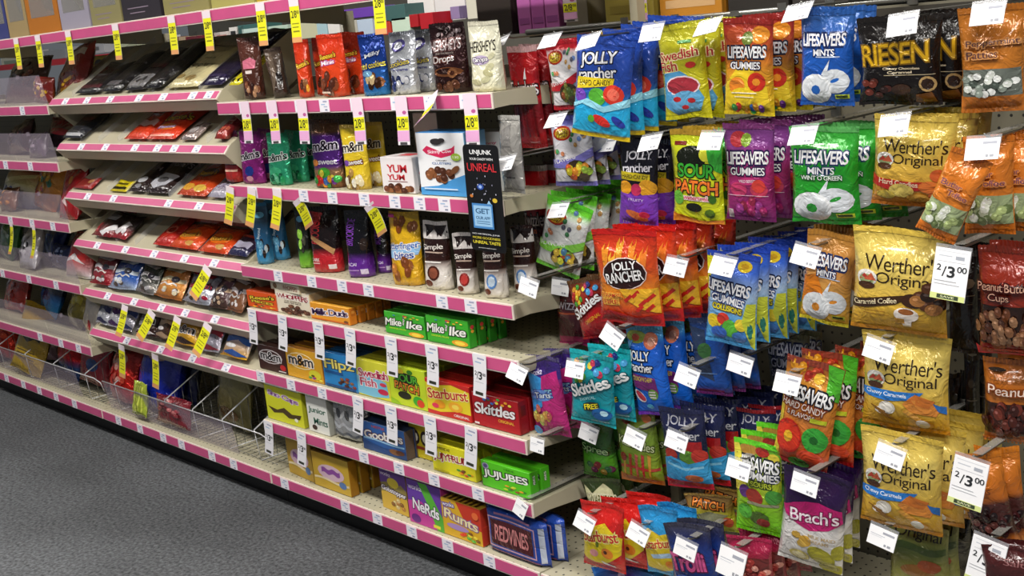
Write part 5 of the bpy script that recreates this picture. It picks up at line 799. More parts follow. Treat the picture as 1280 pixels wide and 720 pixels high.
hung('white and purple bag with magenta logo at the bottom of the pegs', 977, 1060, 594, 716, .04, [(0, 'd8d4d0'), (.48, 'dcd8d6'), (.54, '2c1440'), (1, '24103a')], BR, 2, 'white and purple magenta-logo bag', tag=(1010, 607, dict(roll=8, pitch=12, Y=.02, w_=.058)), seal=('24103a', 'e4e0dc'), t=.045, dx=-.012, dy=.055, lean=8)
hung('lower gold chewy caramel bag with blue ribbon', 1077, 1182, 545, 668, .07, WG, WCH(), 3, 'lower gold chewy caramel bag', tag=(1117, 572, dict(roll=12, pitch=14, Y=.04)), seal=('d8b84a', 'b87a18'), t=.045, dx=.016, dy=.05, lean=3, wr=.0032)
hung('rumpled orange bag of raisins behind the lower large ticket', 1208, 1266, 568, 690, .09, [(0, 'c07028'), (.14, 'b8682a'), (.18, '3a1c1a'), (.5, '4a2420'), (.56, 'b8641e'), (1, 'c0701e')], [DOTS(.5, .33, .44, .17, 34, .08, ['2a1012', '4a2224', '6a3a36', '1c0a0c'], 3, .55), T('Raisins', .4, .66, .6, .07, '7a3c18', None, 0), [R(.05+i*.08, .03, .08+i*.08, .13, 'd88a38') for i in range(11)]], 1, 'orange raisin bag', seal=('c0701e', 'c07028'), lean=-10, wr=.005)
peg(1217, 606, .03, 'chrome peg hook with large white 2/3.00 ticket over the raisin bag', roll=8, pitch=6, w_=.062, h_=.088, big=True)
# sixth row
hung('dark green sour candy bag with pale crest behind the red bags', 736, 786, 602, 668, .15, [(0, '2a3418'), (1, '3a4a24')], [P([(.05, .9), (.25, .75), (.5, .9), (.75, .8), (.9, .55), (.6, .45), (.3, .4), (.12, .5)], 'd8d4a8'), T('WARHEADS', .5, .64, .7, .16, '5a5a1c', 'e8e4c0', -4, b=.03), E(.5, .42, .16, .1, 'b8a0b8')], 2, 'dark green crest bag', seal=('4a5a34', '2a3418'), lean=-8)
STB = lambda c: [P([(.02, .5), (.0, .15), (.3, .10), (.6, .12), (.95, .3), (.98, .55), (.6, .74), (.2, .62)], 'e8d024'), T('Starburst', .48, .53, .86, .17, 'c8242c', 'f2e48a', 10, b=.03), E(.66, .3, .15, .08, 'e88a2a'), E(.62, .31, .05, .03, '5a2a10'), E(.34, .26, .1, .06, 'e8a0a0'), E(.42, .4, .04, .05, '6a7a1c'), P([(.5, .16), (.8, .12), (.82, .09), (.55, .12)], 'f4ece4')]
hung('red and yellow chew bag low at the left of the pegs', 729, 783, 634, 717, .02, [(0, 'c81c1c'), (1, 'd02420')], STB('c'), 2, 'red and yellow chew bag', tag=(736, 655, dict(roll=16, pitch=20, Y=.0)), seal=('d02420', 'c81c1c'), lean=5, dy=.05, dx=.03, t=.04)
hung('sky blue and yellow chew bag low among the pegs', 805, 856, 639, 722, .05, [(0, '2a9ad8'), (.6, '2a9ad8'), (1, '2a8ac8')], [P([(.0, .62), (.2, .70), (.5, .62), (.8, .68), (.98, .5), (.9, .15), (.4, .05), (.05, .1)], 'e4c82a'), T('Starburst', .5, .5, .92, .13, 'c8342c', 'f0e08a', 10, b=.03), P([(.2, .32), (.9, .4), (.9, .33), (.25, .26)], 'b8d4f0'), E(.7, .2, .14, .06, 'e88a2a')], 2, 'sky blue and yellow chew bag', tag=(803, 669, dict(roll=16, pitch=20, Y=.02)), seal=('2a8ac8', '2a9ad8'), lean=-3, dx=.015)
hung('navy bag with bubbly pink lettering at the bottom of the pegs', 838, 897, 660, 738, .03, [(0, '16307a'), (.6, '1a3a8a'), (.8, '1c2450'), (1, '4a4a5c')], [T('Trolli', .42, .44, .84, .3, 'e05a9a', '5a1444', 4, b=.06), E(.3, .14, .2, .08, '3a6ad0')], 2, 'navy pink-lettered bag', tag=(861, 688, dict(roll=10, pitch=14, Y=.0)), seal=('3a3a4c', '16307a'), lean=-4)
hung('yellow sour bag lying tilted behind the navy bag', 860, 923, 622, 668, .12, [(0, 'd0dc2a'), (.4, 'c8cc30'), (.7, '9a7a3a'), (1, '7a5a34')], [T('PATCH', .5, .76, .7, .2, 'd87a2a', '3a1c0c', -6, b=.05), P([(.2, .5), (.5, .6), (.9, .5), (.7, .35), (.3, .36)], '8a8a6a'), E(.85, .3, .1, .14, 'd8603a')], 1, 'tilted yellow sour bag', seal=('9a7a3a', 'd0dc2a'), lean=-8)
hung('dark pink bag of red candies at the bottom of the pegs', 912, 968, 676, 742, .04, [(0, '8a1c34'), (.5, '8a2a34'), (.8, '9a1c40'), (1, 'a8204a')], [R(.1, .1, .95, .66, '6a2a28'), DOTS(.55, .4, .38, .25, 24, .08, ['a83a34', 'c86a5a', '7a2020', 'e09a8a'], 3)], 5, 'dark pink bag', tag=(920, 705, dict(roll=8, pitch=14, Y=.0, w_=.066, h_=.06)), seal=('a8204a', '8a1c34'), dy=.04, dx=.006)
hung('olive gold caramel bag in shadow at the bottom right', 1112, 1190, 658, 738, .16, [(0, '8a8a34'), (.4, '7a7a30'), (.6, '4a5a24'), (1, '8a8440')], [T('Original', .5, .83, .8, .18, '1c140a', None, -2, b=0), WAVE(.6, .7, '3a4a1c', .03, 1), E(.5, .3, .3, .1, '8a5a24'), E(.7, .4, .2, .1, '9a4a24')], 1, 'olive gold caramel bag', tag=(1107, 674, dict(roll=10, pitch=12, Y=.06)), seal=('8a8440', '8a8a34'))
hung('dark maroon salted candy bag at the bottom right corner', 1228, 1300, 690, 742, .03, [(0, '3a1414'), (1, '4a1c1c')], [T('Salt', .6, .7, .4, .12, '8a5a5a', None, 0, b=0)], 1, 'dark maroon bag', tag=(1240, 706, dict(roll=10, pitch=6, Y=.04, w_=.062, h_=.088, big=True)), seal=('4a1c1c', '3a1414'))
# loose bag fallen on the base deck
b_ = aty(732, 700, .0)
r = thing('candy_bag', 'blue and violet bag lying flat on the base deck under the red chew bag', 'candy bag', (b_.x-.03, .055, ZC[7]+.003), (math.radians(-88), 0, math.radians(-38)))
make_bag(r, .10, .16, .02, [(0, '2a6ab8'), (.5, '4a3a9a'), (1, '2a9ad0')], [WAVE(.36, .46, 'e0c8f0', .03, 2), E(.5, .7, .2, .08, '9a7ad8')], 'peg', 'film', 3, .002, ('2a9ad0', '2a6ab8'), N=8, M_=10)

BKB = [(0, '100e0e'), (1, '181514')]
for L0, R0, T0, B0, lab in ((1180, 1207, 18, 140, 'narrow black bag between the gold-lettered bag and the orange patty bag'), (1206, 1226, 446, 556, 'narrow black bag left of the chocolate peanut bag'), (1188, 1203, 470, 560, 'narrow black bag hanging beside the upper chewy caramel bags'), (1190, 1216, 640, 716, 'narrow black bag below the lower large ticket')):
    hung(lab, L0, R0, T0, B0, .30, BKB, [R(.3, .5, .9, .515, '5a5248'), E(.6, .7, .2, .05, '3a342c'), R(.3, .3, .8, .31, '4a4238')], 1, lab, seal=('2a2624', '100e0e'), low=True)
# ------------------------------------------------------------------ bars and bags on the sloping shelves (bay B)
def slope_item(k, label, L, Rr, ln, th, base, art, n=0, noun='', s0=.0, yaw=0, kind='bar', mat='film', seal=None, cat='chocolate bar', name='chocolate_bar', up=.0, lift=0, wr=.0012, dn=None):
    """front edge spans pixels L..Rr on the rail of sloping shelf k, ln metres up the slope"""
    zf = ZB[k]+.034; yf = .034
    x0, x1 = xat(L, zf, yf), xat(Rr, zf, yf); w_ = x1-x0; a = SLOPE
    def loc(s, hgt): return ((x0+x1)/2, yf+s*math.cos(a)-hgt*math.sin(a), ZB[k]+.031+s*math.sin(a)+hgt*math.cos(a))
    r = thing(name, label, cat, loc(s0, th/2+.002+lift), (-(math.pi/2-a-(.42 if cat == 'snack bag' else 0)), 0, math.radians(yaw)))
    make_bag(r, w_, ln, th, base, art, kind, mat, (L*.11+k) % 13+1, wr, seal, N=6, M_=8)
    for i in range(1, n+1):
        d = dn or (0, th+.002)
        dup(r, loc(s0+d[0]*i, th/2+.002+lift+d[1]*i), (r.rotation_euler.x, 0, r.rotation_euler.z+rnd.uniform(-.04, .04)), '%s %s' % (ORD[i], noun))
    return r
UPS = (.115, .0)
# top sloping shelf
BK = [(0, '1c1a1c'), (1, '2a282a')]
slope_item(1, 'low dark bar pack at the left end of the top sloping shelf', 96, 126, 0.186, .02, BK, [R(.1, .1, .9, .2, '5a2a34'), R(.2, .5, .8, .56, '4a484a')])
slope_item(1, 'dark bar pack with two grey bands on the top sloping shelf', 128, 152, 0.232, .022, BK, [R(.1, .1, .8, .2, '6a686c'), R(.1, .62, .9, .66, '5a585c')])
slope_item(1, 'black bar box with a light grey label on the top sloping shelf', 156, 182, 0.248, .024, [(0, '242022'), (1, '1c1a1c')], [R(.08, .06, .92, .3, '8c8a8c'), WAVE(0.14, 0.22, '3a383c', .03, 1.5, 0, 0.25, 0.75), R(.3, .45, .9, .55, '5a1c2c')])
slope_item(1, 'matt black bar box in the middle of the top sloping shelf', 183, 203, 0.264, .03, [(0, '1a181a'), (1, '242224')], [R(.1, .5, .9, .52, '3c3a3c')])
slope_item(1, 'cream and gold bar box with curly script on the top sloping shelf', 209, 250, 0.232, .022, [(0, 'd8cc9c'), (1, 'c8b884')], [T('Symphony', .5, .45, .7, .14, '3a2c1c', None, 0, b=0, sh=.3), T('creamy milk', .5, .62, .3, .04, '5a4a2c'), E(.25, .2, .12, .05, 'a8905a'), E(.6, .16, .16, .06, 'b89c64'), R(0, .95, 1, 1, 'f0e8d0')])
slope_item(1, 'dark purple bar box on the top sloping shelf', 254, 281, 0.295, .026, [(0, '22183c'), (1, '1a1430')], [R(.1, .7, .8, .76, '4a4468'), R(.1, .1, .9, .13, '3a3058')])
slope_item(1, 'small bright yellow bar with black marks beside the brown pouch', 288, 301, 0.155, .016, 'e0d21c', [P([(.1, .1), (.4, .16), (.3, .05)], '1c1a10'), P([(.6, .1), (.9, .24), (.8, .06)], '1c1a10')])
# second
slope_item(2, 'dark grey packs at the left end of the second sloping shelf', 82, 105, .16, .03, [(0, '2a2c34'), (1, '1c1e24')], [R(.1, .04, .9, .1, 'b8b8bc'), R(.2, .3, .8, .34, '5a5c64'), E(.5, .6, .3, .08, '7a2028')], 1, 'dark grey pack up the second slope', dn=(.17, 0))
RO = [(0, 'e0401c'), (1, 'c42c14')]
REE = [T('Reese\'s', .5, .62, .86, .2, 'f0d83a', '6a2410', 6), E(.5, .3, .3, .1, 'e8842a'), T('Pieces', .5, .3, .5, .08, 'e8d8f0', '5a2a80', 5), R(.1, .05, .9, .08, 'f0a08a')]
slope_item(2, 'orange-red bar bag left of the yellow-lettered one on the second sloping shelf', 158, 184, .15, .024, RO, [WAVE(0.40, 0.60, 'e8c8c4', .03, 1.5, 0, 0.10, 0.90)], 1, 'plain orange-red bar bag up the second slope', seal=('d8502a', 'c03018'), dn=(.15, .004))
slope_item(2, 'orange-red bar bag with yellow lettering on the second sloping shelf', 185, 221, .16, .026, RO, REE, 1, 'yellow-lettered orange-red bag up the second slope', seal=('d8502a', 'c03018'), dn=(.16, .004))
slope_item(2, 'crumpled clear pack beside the orange-red bar bags', 228, 246, .08, .02, [(0, 'b8a8a4'), (1, '9a8a88')], [E(.5, .5, .3, .2, 'd8d0d0')], mat='foil')
slope_item(2, 'deep red snack pack at the right end of the second sloping shelf', 272, 284, .14, .03, [(0, '9a2a20'), (1, '6a1c3a')], [R(.1, .2, .9, .3, 'c8604a'), R(.2, .5, .8, .54, 'd8a0a0')], 0, 'deep red snack pack up the second slope', dn=(.15, 0))
# third
slope_item(3, 'low red bar at the left end of the third sloping shelf', 92, 116, .06, .014, [(0, 'a02424'), (1, '7a2020')], [E(.7, .6, .15, .2, 'c88a5a')])
slope_item(3, 'short yellow bar with black marks on the third sloping shelf', 139, 159, .06, .014, 'd8c41c', [R(.1, .1, .9, .3, '2a240c'), R(.2, .5, .8, .65, '5a5014')])
HB = [(0, '241416'), (1, '1c1214')]
slope_item(3, 'black bar bag with silver lettering, left of two on the third sloping shelf', 163, 180, .17, .024, HB, [T('HERSH', .5, .66, .8, .12, 'a8a0a8', None, 0, b=.01), E(.5, .3, .3, .1, 'c8c8cc'), E(.6, .12, .2, .05, '8a888c')], 0, seal=('241416', '241416'))
slope_item(3, 'black bar bag with silver lettering, right of two on the third sloping shelf', 181, 212, .18, .026, HB, [T("HERSHEY'S", .5, .76, .86, .14, 'a8a0a8', None, 0, b=.01), P([(.1, .2), (.3, .5), (.9, .45), (.8, .15), (.4, .08)], 'c8c8d0'), E(.5, .3, .2, .08, '6a686c')], 1, 'silver-lettered black bar bag up the third slope', seal=('241416', '241416'), dn=(.185, .002))
slope_item(3, 'orange cup bag with dark oval logo on the third sloping shelf', 224, 260, .18, .028, [(0, 'c8481c'), (.6, 'b83c14'), (1, 'a03010')], [E(.5, .55, .34, .12, '5a2410'), T("Reese's", .5, .55, .56, .12, 'e8b83a', None, 4), E(.3, .16, .2, .08, 'e8a83a'), E(.7, .14, .2, .08, 'e0b84a')], 1, 'dark-logo orange cup bag up the third slope', seal=('c8481c', 'b83c14'), dn=(.185, .002))
slope_item(3, 'brown and silver bar bag at the right end of the third sloping shelf', 263, 283, .15, .026, [(0, 'b8b4c4'), (.4, '4a3034'), (1, '3a2428')], [T('milky', .5, .25, .8, .2, '5a3a6a', 'e8e4f0', 10), E(.5, .7, .3, .08, 'a89488')], 1, 'brown and silver bar bag up the third slope', dn=(.15, .004))
# fourth
slope_item(4, 'black, white and red snack bag, left of two on the fourth sloping shelf', 118, 142, .13, .036, [(0, '8a1c24'), (.4, '2a1c20'), (1, '1a1214')], [R(.15, .55, .7, .8, 'a8a6a8'), P([(.4, .1), (.9, .45), (1, .3), (.6, .02)], 'e8e4e6'), R(0, .1, .3, .4, 'a82430')], 1, 'black, white and red snack bag up the fourth slope', kind='lump', wr=.004, dn=(.135, .002))
slope_item(4, 'black, white and red snack bag, right of two on the fourth sloping shelf', 141, 160, .12, .036, [(0, 'a82430'), (.4, '2a1c20'), (1, '1a1214')], [P([(.1, .2), (.6, .6), (.9, .5), (.4, .1)], 'e8e4e6'), E(.7, .25, .12, .1, 'd8d4d8')], 0, kind='lump', wr=.004)
slope_item(4, 'red cup bag beside the brown divider on the fourth sloping shelf', 194, 214, .17, .026, [(0, 'b82418'), (1, '9a1c14')], [E(.5, .4, .3, .12, 'd8705a'), E(.5, .4, .2, .08, '9a1c14'), R(.3, .7, .7, .74, 'e09a8a')], 0, seal=('9a1c14', 'b82418'))
OO = [(0, 'd84a14'), (1, 'c83c10')]
for i, (a_, b_2, w_l) in enumerate(((214, 249, 'left'), (251, 288, 'right'))):
    slope_item(4, 'bright orange peanut cup bag, %s of two on the fourth sloping shelf' % w_l, a_, b_2, .12, .028, OO, [E(.5, .45, .36, .22, 'e8701c'), T("Reese's", .5, .45, .6, .18, 'e8b03a', '6a2008', 6), R(.1, .8, .9, .84, 'e87a3a'), E(.7, .15, .14, .08, 'd8a050')], 1, 'bright orange bag up the slope, %s row' % w_l, seal=('d85a1c', 'c83c10'), dn=(.128, .002))
slope_item(4, 'navy bar bag with pale lettering at the right end of the fourth sloping shelf', 288, 311, .09, .03, [(0, '2a2c54'), (1, '3a2024')], [WAVE(0.25, 0.55, 'c8c4dc', .03, 1.5, 0, 0.10, 0.90), R(.1, .75, .8, .85, 'b04030')], 1, 'navy bar bag up the fourth slope', dn=(.135, .002))
# fifth and sixth
ROW5 = [(118, 139, [(0, 'a01c28'), (1, '5a2430')], 'e0d4d8', 'crumpled red and white bag'), (141, 171, [(0, 'b8c8dc'), (.3, '2458b0'), (1, '1c3a80')], 'dfe8f4', 'blue and white bag'), (173, 197, [(0, 'a8a4a0'), (.4, '4a4a44'), (1, '3a4438')], 'e8e2e4', 'silver and brown bag'),
 (198, 230, [(0, 'b06a2c'), (.4, 'd8903c'), (1, 'a85c20')], 'e8d8b0', 'orange snack bag'), (233, 266, [(0, 'c8ccd8'), (.5, 'd0d0dc'), (1, '3c4468')], 'c8304a', 'silver bag with red lettering'), (267, 286, [(0, '4a3428'), (1, '5a3c50')], 'c8a88a', 'dull brown bag'), (288, 305, [(0, '8a5a3c'), (1, '5a3a2a')], 'e8dcdc', 'tan bag with white streaks')]
for a_, b_2, cc, ac, nm in ROW5:
    slope_item(5, nm+' on the fifth sloping shelf', a_-1, b_2+1, .115, .04, cc, [(T('Baby Ruth', .5, .5, .8, .22, ac, '22203a', rnd.uniform(-8, 10), b=.02) if ac == 'c8304a' else [WAVE(.5, .62, ac, .04, 1.5, a_), WAVE(.38, .43, 'd8d4d0', .03, 2, a_+1, .2, .8), E(.7, .56, .14, .1, '3a3440')]), DOTS(.5, .2, .4, .1, 7, .08, [ac, '5a4a40', 'd8d0c8'], a_), P([(.1, .85), (.8, .78), (.9, .88), (.2, .93)], ac)], 2, nm+' up the fifth slope', kind='lump', wr=.005, seal=(cc[-1][1], cc[0][1]), yaw=rnd.uniform(-4, 4), dn=(.085, .012), cat='snack bag', name='snack_bag', mat='foil' if 'silver' in nm else 'film')
ROW6 = [(123, 137, [(0, 'd8d8e0'), (1, '4a4c58')], '3a3a60', 'leftmost silver and white long bag'), (138, 152, [(0, 'e0dee4'), (1, '6a6c74')], '5a3a70', 'middle silver and white long bag'), (153, 168, [(0, 'd0ccd8'), (1, '5a5c64')], '3a4a80', 'rightmost silver and white long bag'),
 (174, 196, [(0, '3a2018'), (1, '241410')], 'e8e2e4', 'dark brown bag with striped lettering'), (197, 216, [(0, '4a3020'), (1, '2a1c14')], 'b89a7a', 'dull dark brown bag'), (219, 246, [(0, 'd8a424'), (1, 'a87c1c')], '3a2414', 'golden yellow bag with striped lettering'), (247, 276, [(0, 'd4d2dc'), (.6, '9a8ca4'), (1, '2c3050')], 'b83a4c', 'silver bag with dark red lettering'), (280, 311, [(0, 'dca41c'), (.5, 'b8b0b8'), (1, 'b8941c')], '2a5aa8', 'yellow bag with blue lettering')]
for a_, b_2, cc, ac, nm in ROW6:
    slope_item(6, nm+' on the lowest sloping shelf', a_, b_2+1, .12, .04, cc, [(T('m&m', .5, .42, .8, .24, '16100c', 'f0ecec', rnd.uniform(-6, 10), b=.03) if 'striped' in nm else [WAVE(.42, .6, ac, .05, 1.2, a_), E(.4, .3, .2, .06, 'f0ecec')]), R(.15, .8, .8, .84, ac), P([(.0, .1), (.5, .2), (1, .08), (.6, .02)], ac)], 2, nm+' up the lowest slope', kind='lump', wr=.004, seal=(cc[-1][1], cc[0][1]), yaw=rnd.uniform(-3, 3), dn=(.085, .012), cat='snack bag', name='snack_bag', mat='foil' if 'silver' in nm else 'film')

# ------------------------------------------------------------------ loose bags in the base bins and in the far left bins
def loose(px, py, Y, label, w_, h, t, base, art, rot, seed, mat='film', kind='lump', z=None, wr=.007):
    rot = (rot[0]*.62, rot[1], rot[2])
    p = aty(px, py, Y)
    r = thing('candy_bag', label, 'candy bag', (p.x, Y-.015, p.z if z is None else z+.012), tuple(math.radians(a) for a in rot))
    make_bag(r, w_*1.15, h*1.12, t*1.15, base, art, kind, mat, seed, wr, (stophex(base, 1), stophex(base, 0)), N=12, M_=14); return r
def stophex(b, v): return stopcol(b, v)
CK = lambda c, s: [DOTS(.5, .5, .36, .32, 20, .07, c, s, .9)]
zb = ZC[7]+.014
loose(122, 476, .13, 'red and white candy bag with blue spots in the first base bin below the slopes', .17, .24, .07, [(0, '8a1c2c'), (1, 'b83040')], [E(.3, .7, .18, .1, 'e8d8dc'), E(.6, .3, .2, .1, '2a4a8a'), E(.4, .5, .12, .08, 'd8b03a'), WAVE(0.80, 0.90, 'f0e0e4', .03, 1.5, 0, 0.20, 0.80)], (-28, 6, 10), 3, z=zb)
loose(158, 490, .08, 'shiny round red candy bag in the base bin under the yellow tag', .2, .2, .09, [(0, 'b8140c'), (.5, 'c82418'), (1, '8a3a3c')], [E(.5, .72, .34, .14, 'c8a08a')]+CK(['e0503a', '9a100c', 'f0a090', 'c8281c'], 4), (-32, -4, -6), 4, mat='foil', z=zb)
loose(203, 512, .10, 'large royal blue bag in the base bin under the second yellow tag', .22, .25, .11, [(0, '1028b0'), (.6, '0e24a0'), (1, '1a2c70')], [E(.62, .80, .26, .1, 'b8948a'), P([(.3, .2), (.6, .16), (.9, .22), (.6, .19)], '3a5ae0'), E(.8, .9, .12, .06, '3a6a3a')], (-26, 4, 0), 5, z=zb, wr=.010)
loose(234, 515, .2, 'dark navy bag slumped between the white dividers', .17, .22, .07, [(0, '141c50'), (1, '101838')], [E(.4, .3, .2, .1, '3a3a5a')], (-28, 0, 6), 8, z=zb)
loose(300, 545, .16, 'olive clear bag hanging behind the wires at the right base bin', .19, .30, .07, [(0, '5a5424'), (.5, '8a8250'), (1, '5a5a3c')], [E(.4, .3, .3, .12, '9a9058'), P([(.55, .95), (.6, .5), (.68, .9)], 'b8b490'), E(.5, .15, .3, .08, '6a4c24')], (-14, 4, 0), 9, z=zb)
loose(180, 518, .03, 'lime striped packet low behind the clear front', .10, .11, .03, 'a8b83a', [[P([(.1+i*.16, .1), (.18+i*.16, .1), (.28+i*.16, .9), (.2+i*.16, .9)], 'd8e05a') for i in range(5)]], (-20, 0, 0), 2, z=zb)
loose(222, 535, .04, 'flat dark red packet low behind the clear front', .22, .09, .04, '7a1c28', CK(['a83a44', '5a1420', 'b86a6a'], 8), (-24, 0, 0), 6, z=zb)
# far left: base
loose(8, 437, .10, 'glossy red-orange round bag at the far left edge of the base bins', .2, .2, .10, [(0, 'c8280c'), (1, 'd83a1c')], CK(['e8502a', 'a81c08', 'f09a6a'], 5), (-30, 0, 0), 11, mat='foil', z=zb)
loose(30, 432, .04, 'mustard yellow bag with dark script in the far left base bin', .2, .27, .06, [(0, 'a88a1c'), (1, 'b8921c')], [WAVE(0.48, 0.62, '3a2a08', .03, 1.5, 0, 0.15, 0.85), [R(.2, .3-.05*i, .8, .315-.05*i, '4a3a10') for i in range(3)]], (-35, 10, 10), 12, z=zb)
loose(62, 452, .19, 'pink and white candy bag in the far left base bin', .2, .18, .08, [(0, 'c8a0c0'), (.5, 'e0d0d8'), (1, 'd8c8a8')], CK(['c87ab0', 'f0e8f0', 'b88ab8'], 6), (-34, -6, 0), 13, z=zb)
loose(90, 459, .13, 'bright red bag with a blue corner in the far left base bin', .19, .2, .09, [(0, '2a4a90'), (.25, '3a5a98'), (.35, 'c8141c'), (1, 'b01018')], [P([(.1, .5), (.9, .6), (.9, .62), (.1, .53)], 'f08a6a')], (-32, 4, -4), 14, mat='foil', z=zb)
FL5 = [(14, 375, .12, 5, 'crumpled orange-red bag on the lowest clear-fronted shelf', .24, .17, [(0, 'c83014'), (1, '8a2014')], CK(['e0502a', '9a1c10'], 3)),
 (58, 372, .17, 5, 'navy and bright blue bag with white letters on the lowest clear-fronted shelf', .26, .2, [(0, '2aa0e0'), (.4, '2470c8'), (.5, '16203c'), (1, '1a2a3c')], [T('JOLLY', .4, .72, .6, .16, 'd8dce4', None, 8, b=.03), E(.6, .4, .2, .1, '4a3a8a')]),
 (92, 376, .12, 5, 'small dark yellow bag on the lowest clear-fronted shelf', .16, .17, [(0, '5a5a24'), (1, 'b8a024')], [WAVE(0.52, 0.68, 'd8c83a', .03, 1.5, 0, 0.10, 0.90)]),
 (110, 395, .10, 5, 'white twisted bag spilling at the end of the lowest clear-fronted shelf', .15, .19, [(0, 'd8ccc4'), (1, 'e8e2dc')], [E(.7, .15, .12, .1, 'b81c20')]),
 (4, 308, .12, 4, 'green-edged bag at the far left on the fourth clear-fronted shelf', .2, .17, [(0, '2a4a24'), (1, '4a8a3a')], [P([(.2, .7), (.8, .6), (.8, .5)], 'c8d8c8')]),
 (31, 312, .05, 4, 'white knotted bag under the thin yellow tags', .16, .16, [(0, 'c8c4cc'), (1, 'd8d0d4')], CK(['2a2424', 'e8e4e8'], 7)),
 (60, 312, .19, 4, 'bright royal blue bag on the fourth clear-fronted shelf', .2, .17, [(0, '1c3a9a'), (1, '18307c')], [P([(.1, .5), (.6, .6), (.2, .55)], '6a8ae0')]),
 (94, 338, .06, 4, 'red and clear twisted bag at the end of the fourth clear-fronted shelf', .19, .17, [(0, 'd0ccd0'), (.4, 'c8201c'), (1, 'a81814')], [P([(.1, .3), (.5, .5), (.9, .28), (.5, .36)], 'f0e8e8')]),
 (18, 240, .12, 3, 'white, blue and yellow bag on the third clear-fronted shelf', .25, .16, [(0, '24387c'), (.3, 'c8ccd8'), (.6, 'd8d090'), (1, 'a82418')], [WAVE(0.34, 0.46, '24387c', .03, 1.5, 0, 0.15, 0.45), P([(.0, .5), (.9, .8), (.9, .9), (.0, .6)], 'e8dc9a')]),
 (52, 238, .14, 3, 'orange and yellow crumpled bag on the third clear-fronted shelf', .24, .2, [(0, 'c86a1c'), (.6, 'd8942a'), (1, 'b8501c')], CK(['e8b03a', 'a8341c', '3a8a6a'], 9)),
 (82, 262, .05, 3, 'red bag with white glints leaning out of the third clear-fronted shelf', .16, .19, [(0, 'a0141c'), (1, 'b8181c')], [P([(.3, .3), (.5, .4), (.6, .2)], 'f0d8d8'), E(.6, .7, .1, .08, 'd88a3a')]),
 (78, 178, .14, 2, 'dark and red bag at the end of the second clear-fronted shelf', .24, .13, [(0, '2a2830'), (.5, '3a2830'), (1, '8a1c24')], [E(.4, .6, .3, .1, 'a82430'), P([(.0, .1), (.4, .16), (.4, .06)], 'c8c8cc')]),
 (20, 182, .14, 2, 'dull maroon bag on the second clear-fronted shelf', .3, .13, [(0, '5a2430'), (1, '3a2028')], CK(['8a5a5a', '3a1c24'], 9)),
 (82, 108, .12, 1, 'large dark red and yellow bag lying on the top clear-fronted shelf', .30, .22, [(0, 'd8b81c'), (.14, 'b8941c'), (.2, '6a1c18'), (.7, '8a1c18'), (1, '9a2420')], [WAVE(0.74, 0.86, 'd8ccc4', .03, 1.5, 0, 0.32, 0.92), DOTS(.5, .35, .4, .1, 12, .05, ['a8501c', '4a1410', 'c89a2a'], 5)]),
 (24, 112, .14, 1, 'dark brown bag behind the clear panel on the top left shelf', .3, .18, [(0, '4a2420'), (1, '3a2420')], CK(['6a3a30', '2a1814'], 8))]
for i, (px, py, Y, k, lab, w_, h, base, art) in enumerate(FL5):
    zz = ZA[k]+.002; x = xat(px, zz+.07, Y)
    r = thing('candy_bag', lab, 'candy bag', (x, Y, zz), (math.radians(-24), math.radians(rnd.uniform(-9, 9)), math.radians(rnd.uniform(-12, 12))))
    make_bag(r, w_*1.15, min(h*1.1, .22), .075, base, art, 'lump', 'film', i+2, .007, (stophex(base, 1), stophex(base, 0)))
x = xat(131, 1.40, .25)
place_box('candy_box', 'small yellow and black carton at the back of the top left shelf', 'candy box', 115, 147, 69, 1.40, .40, .05, 'd8c41c', [E(.3, .5, .2, .3, '2a1c14'), R(.6, .3, .9, .4, 'a89a14')], side='8a7c14')

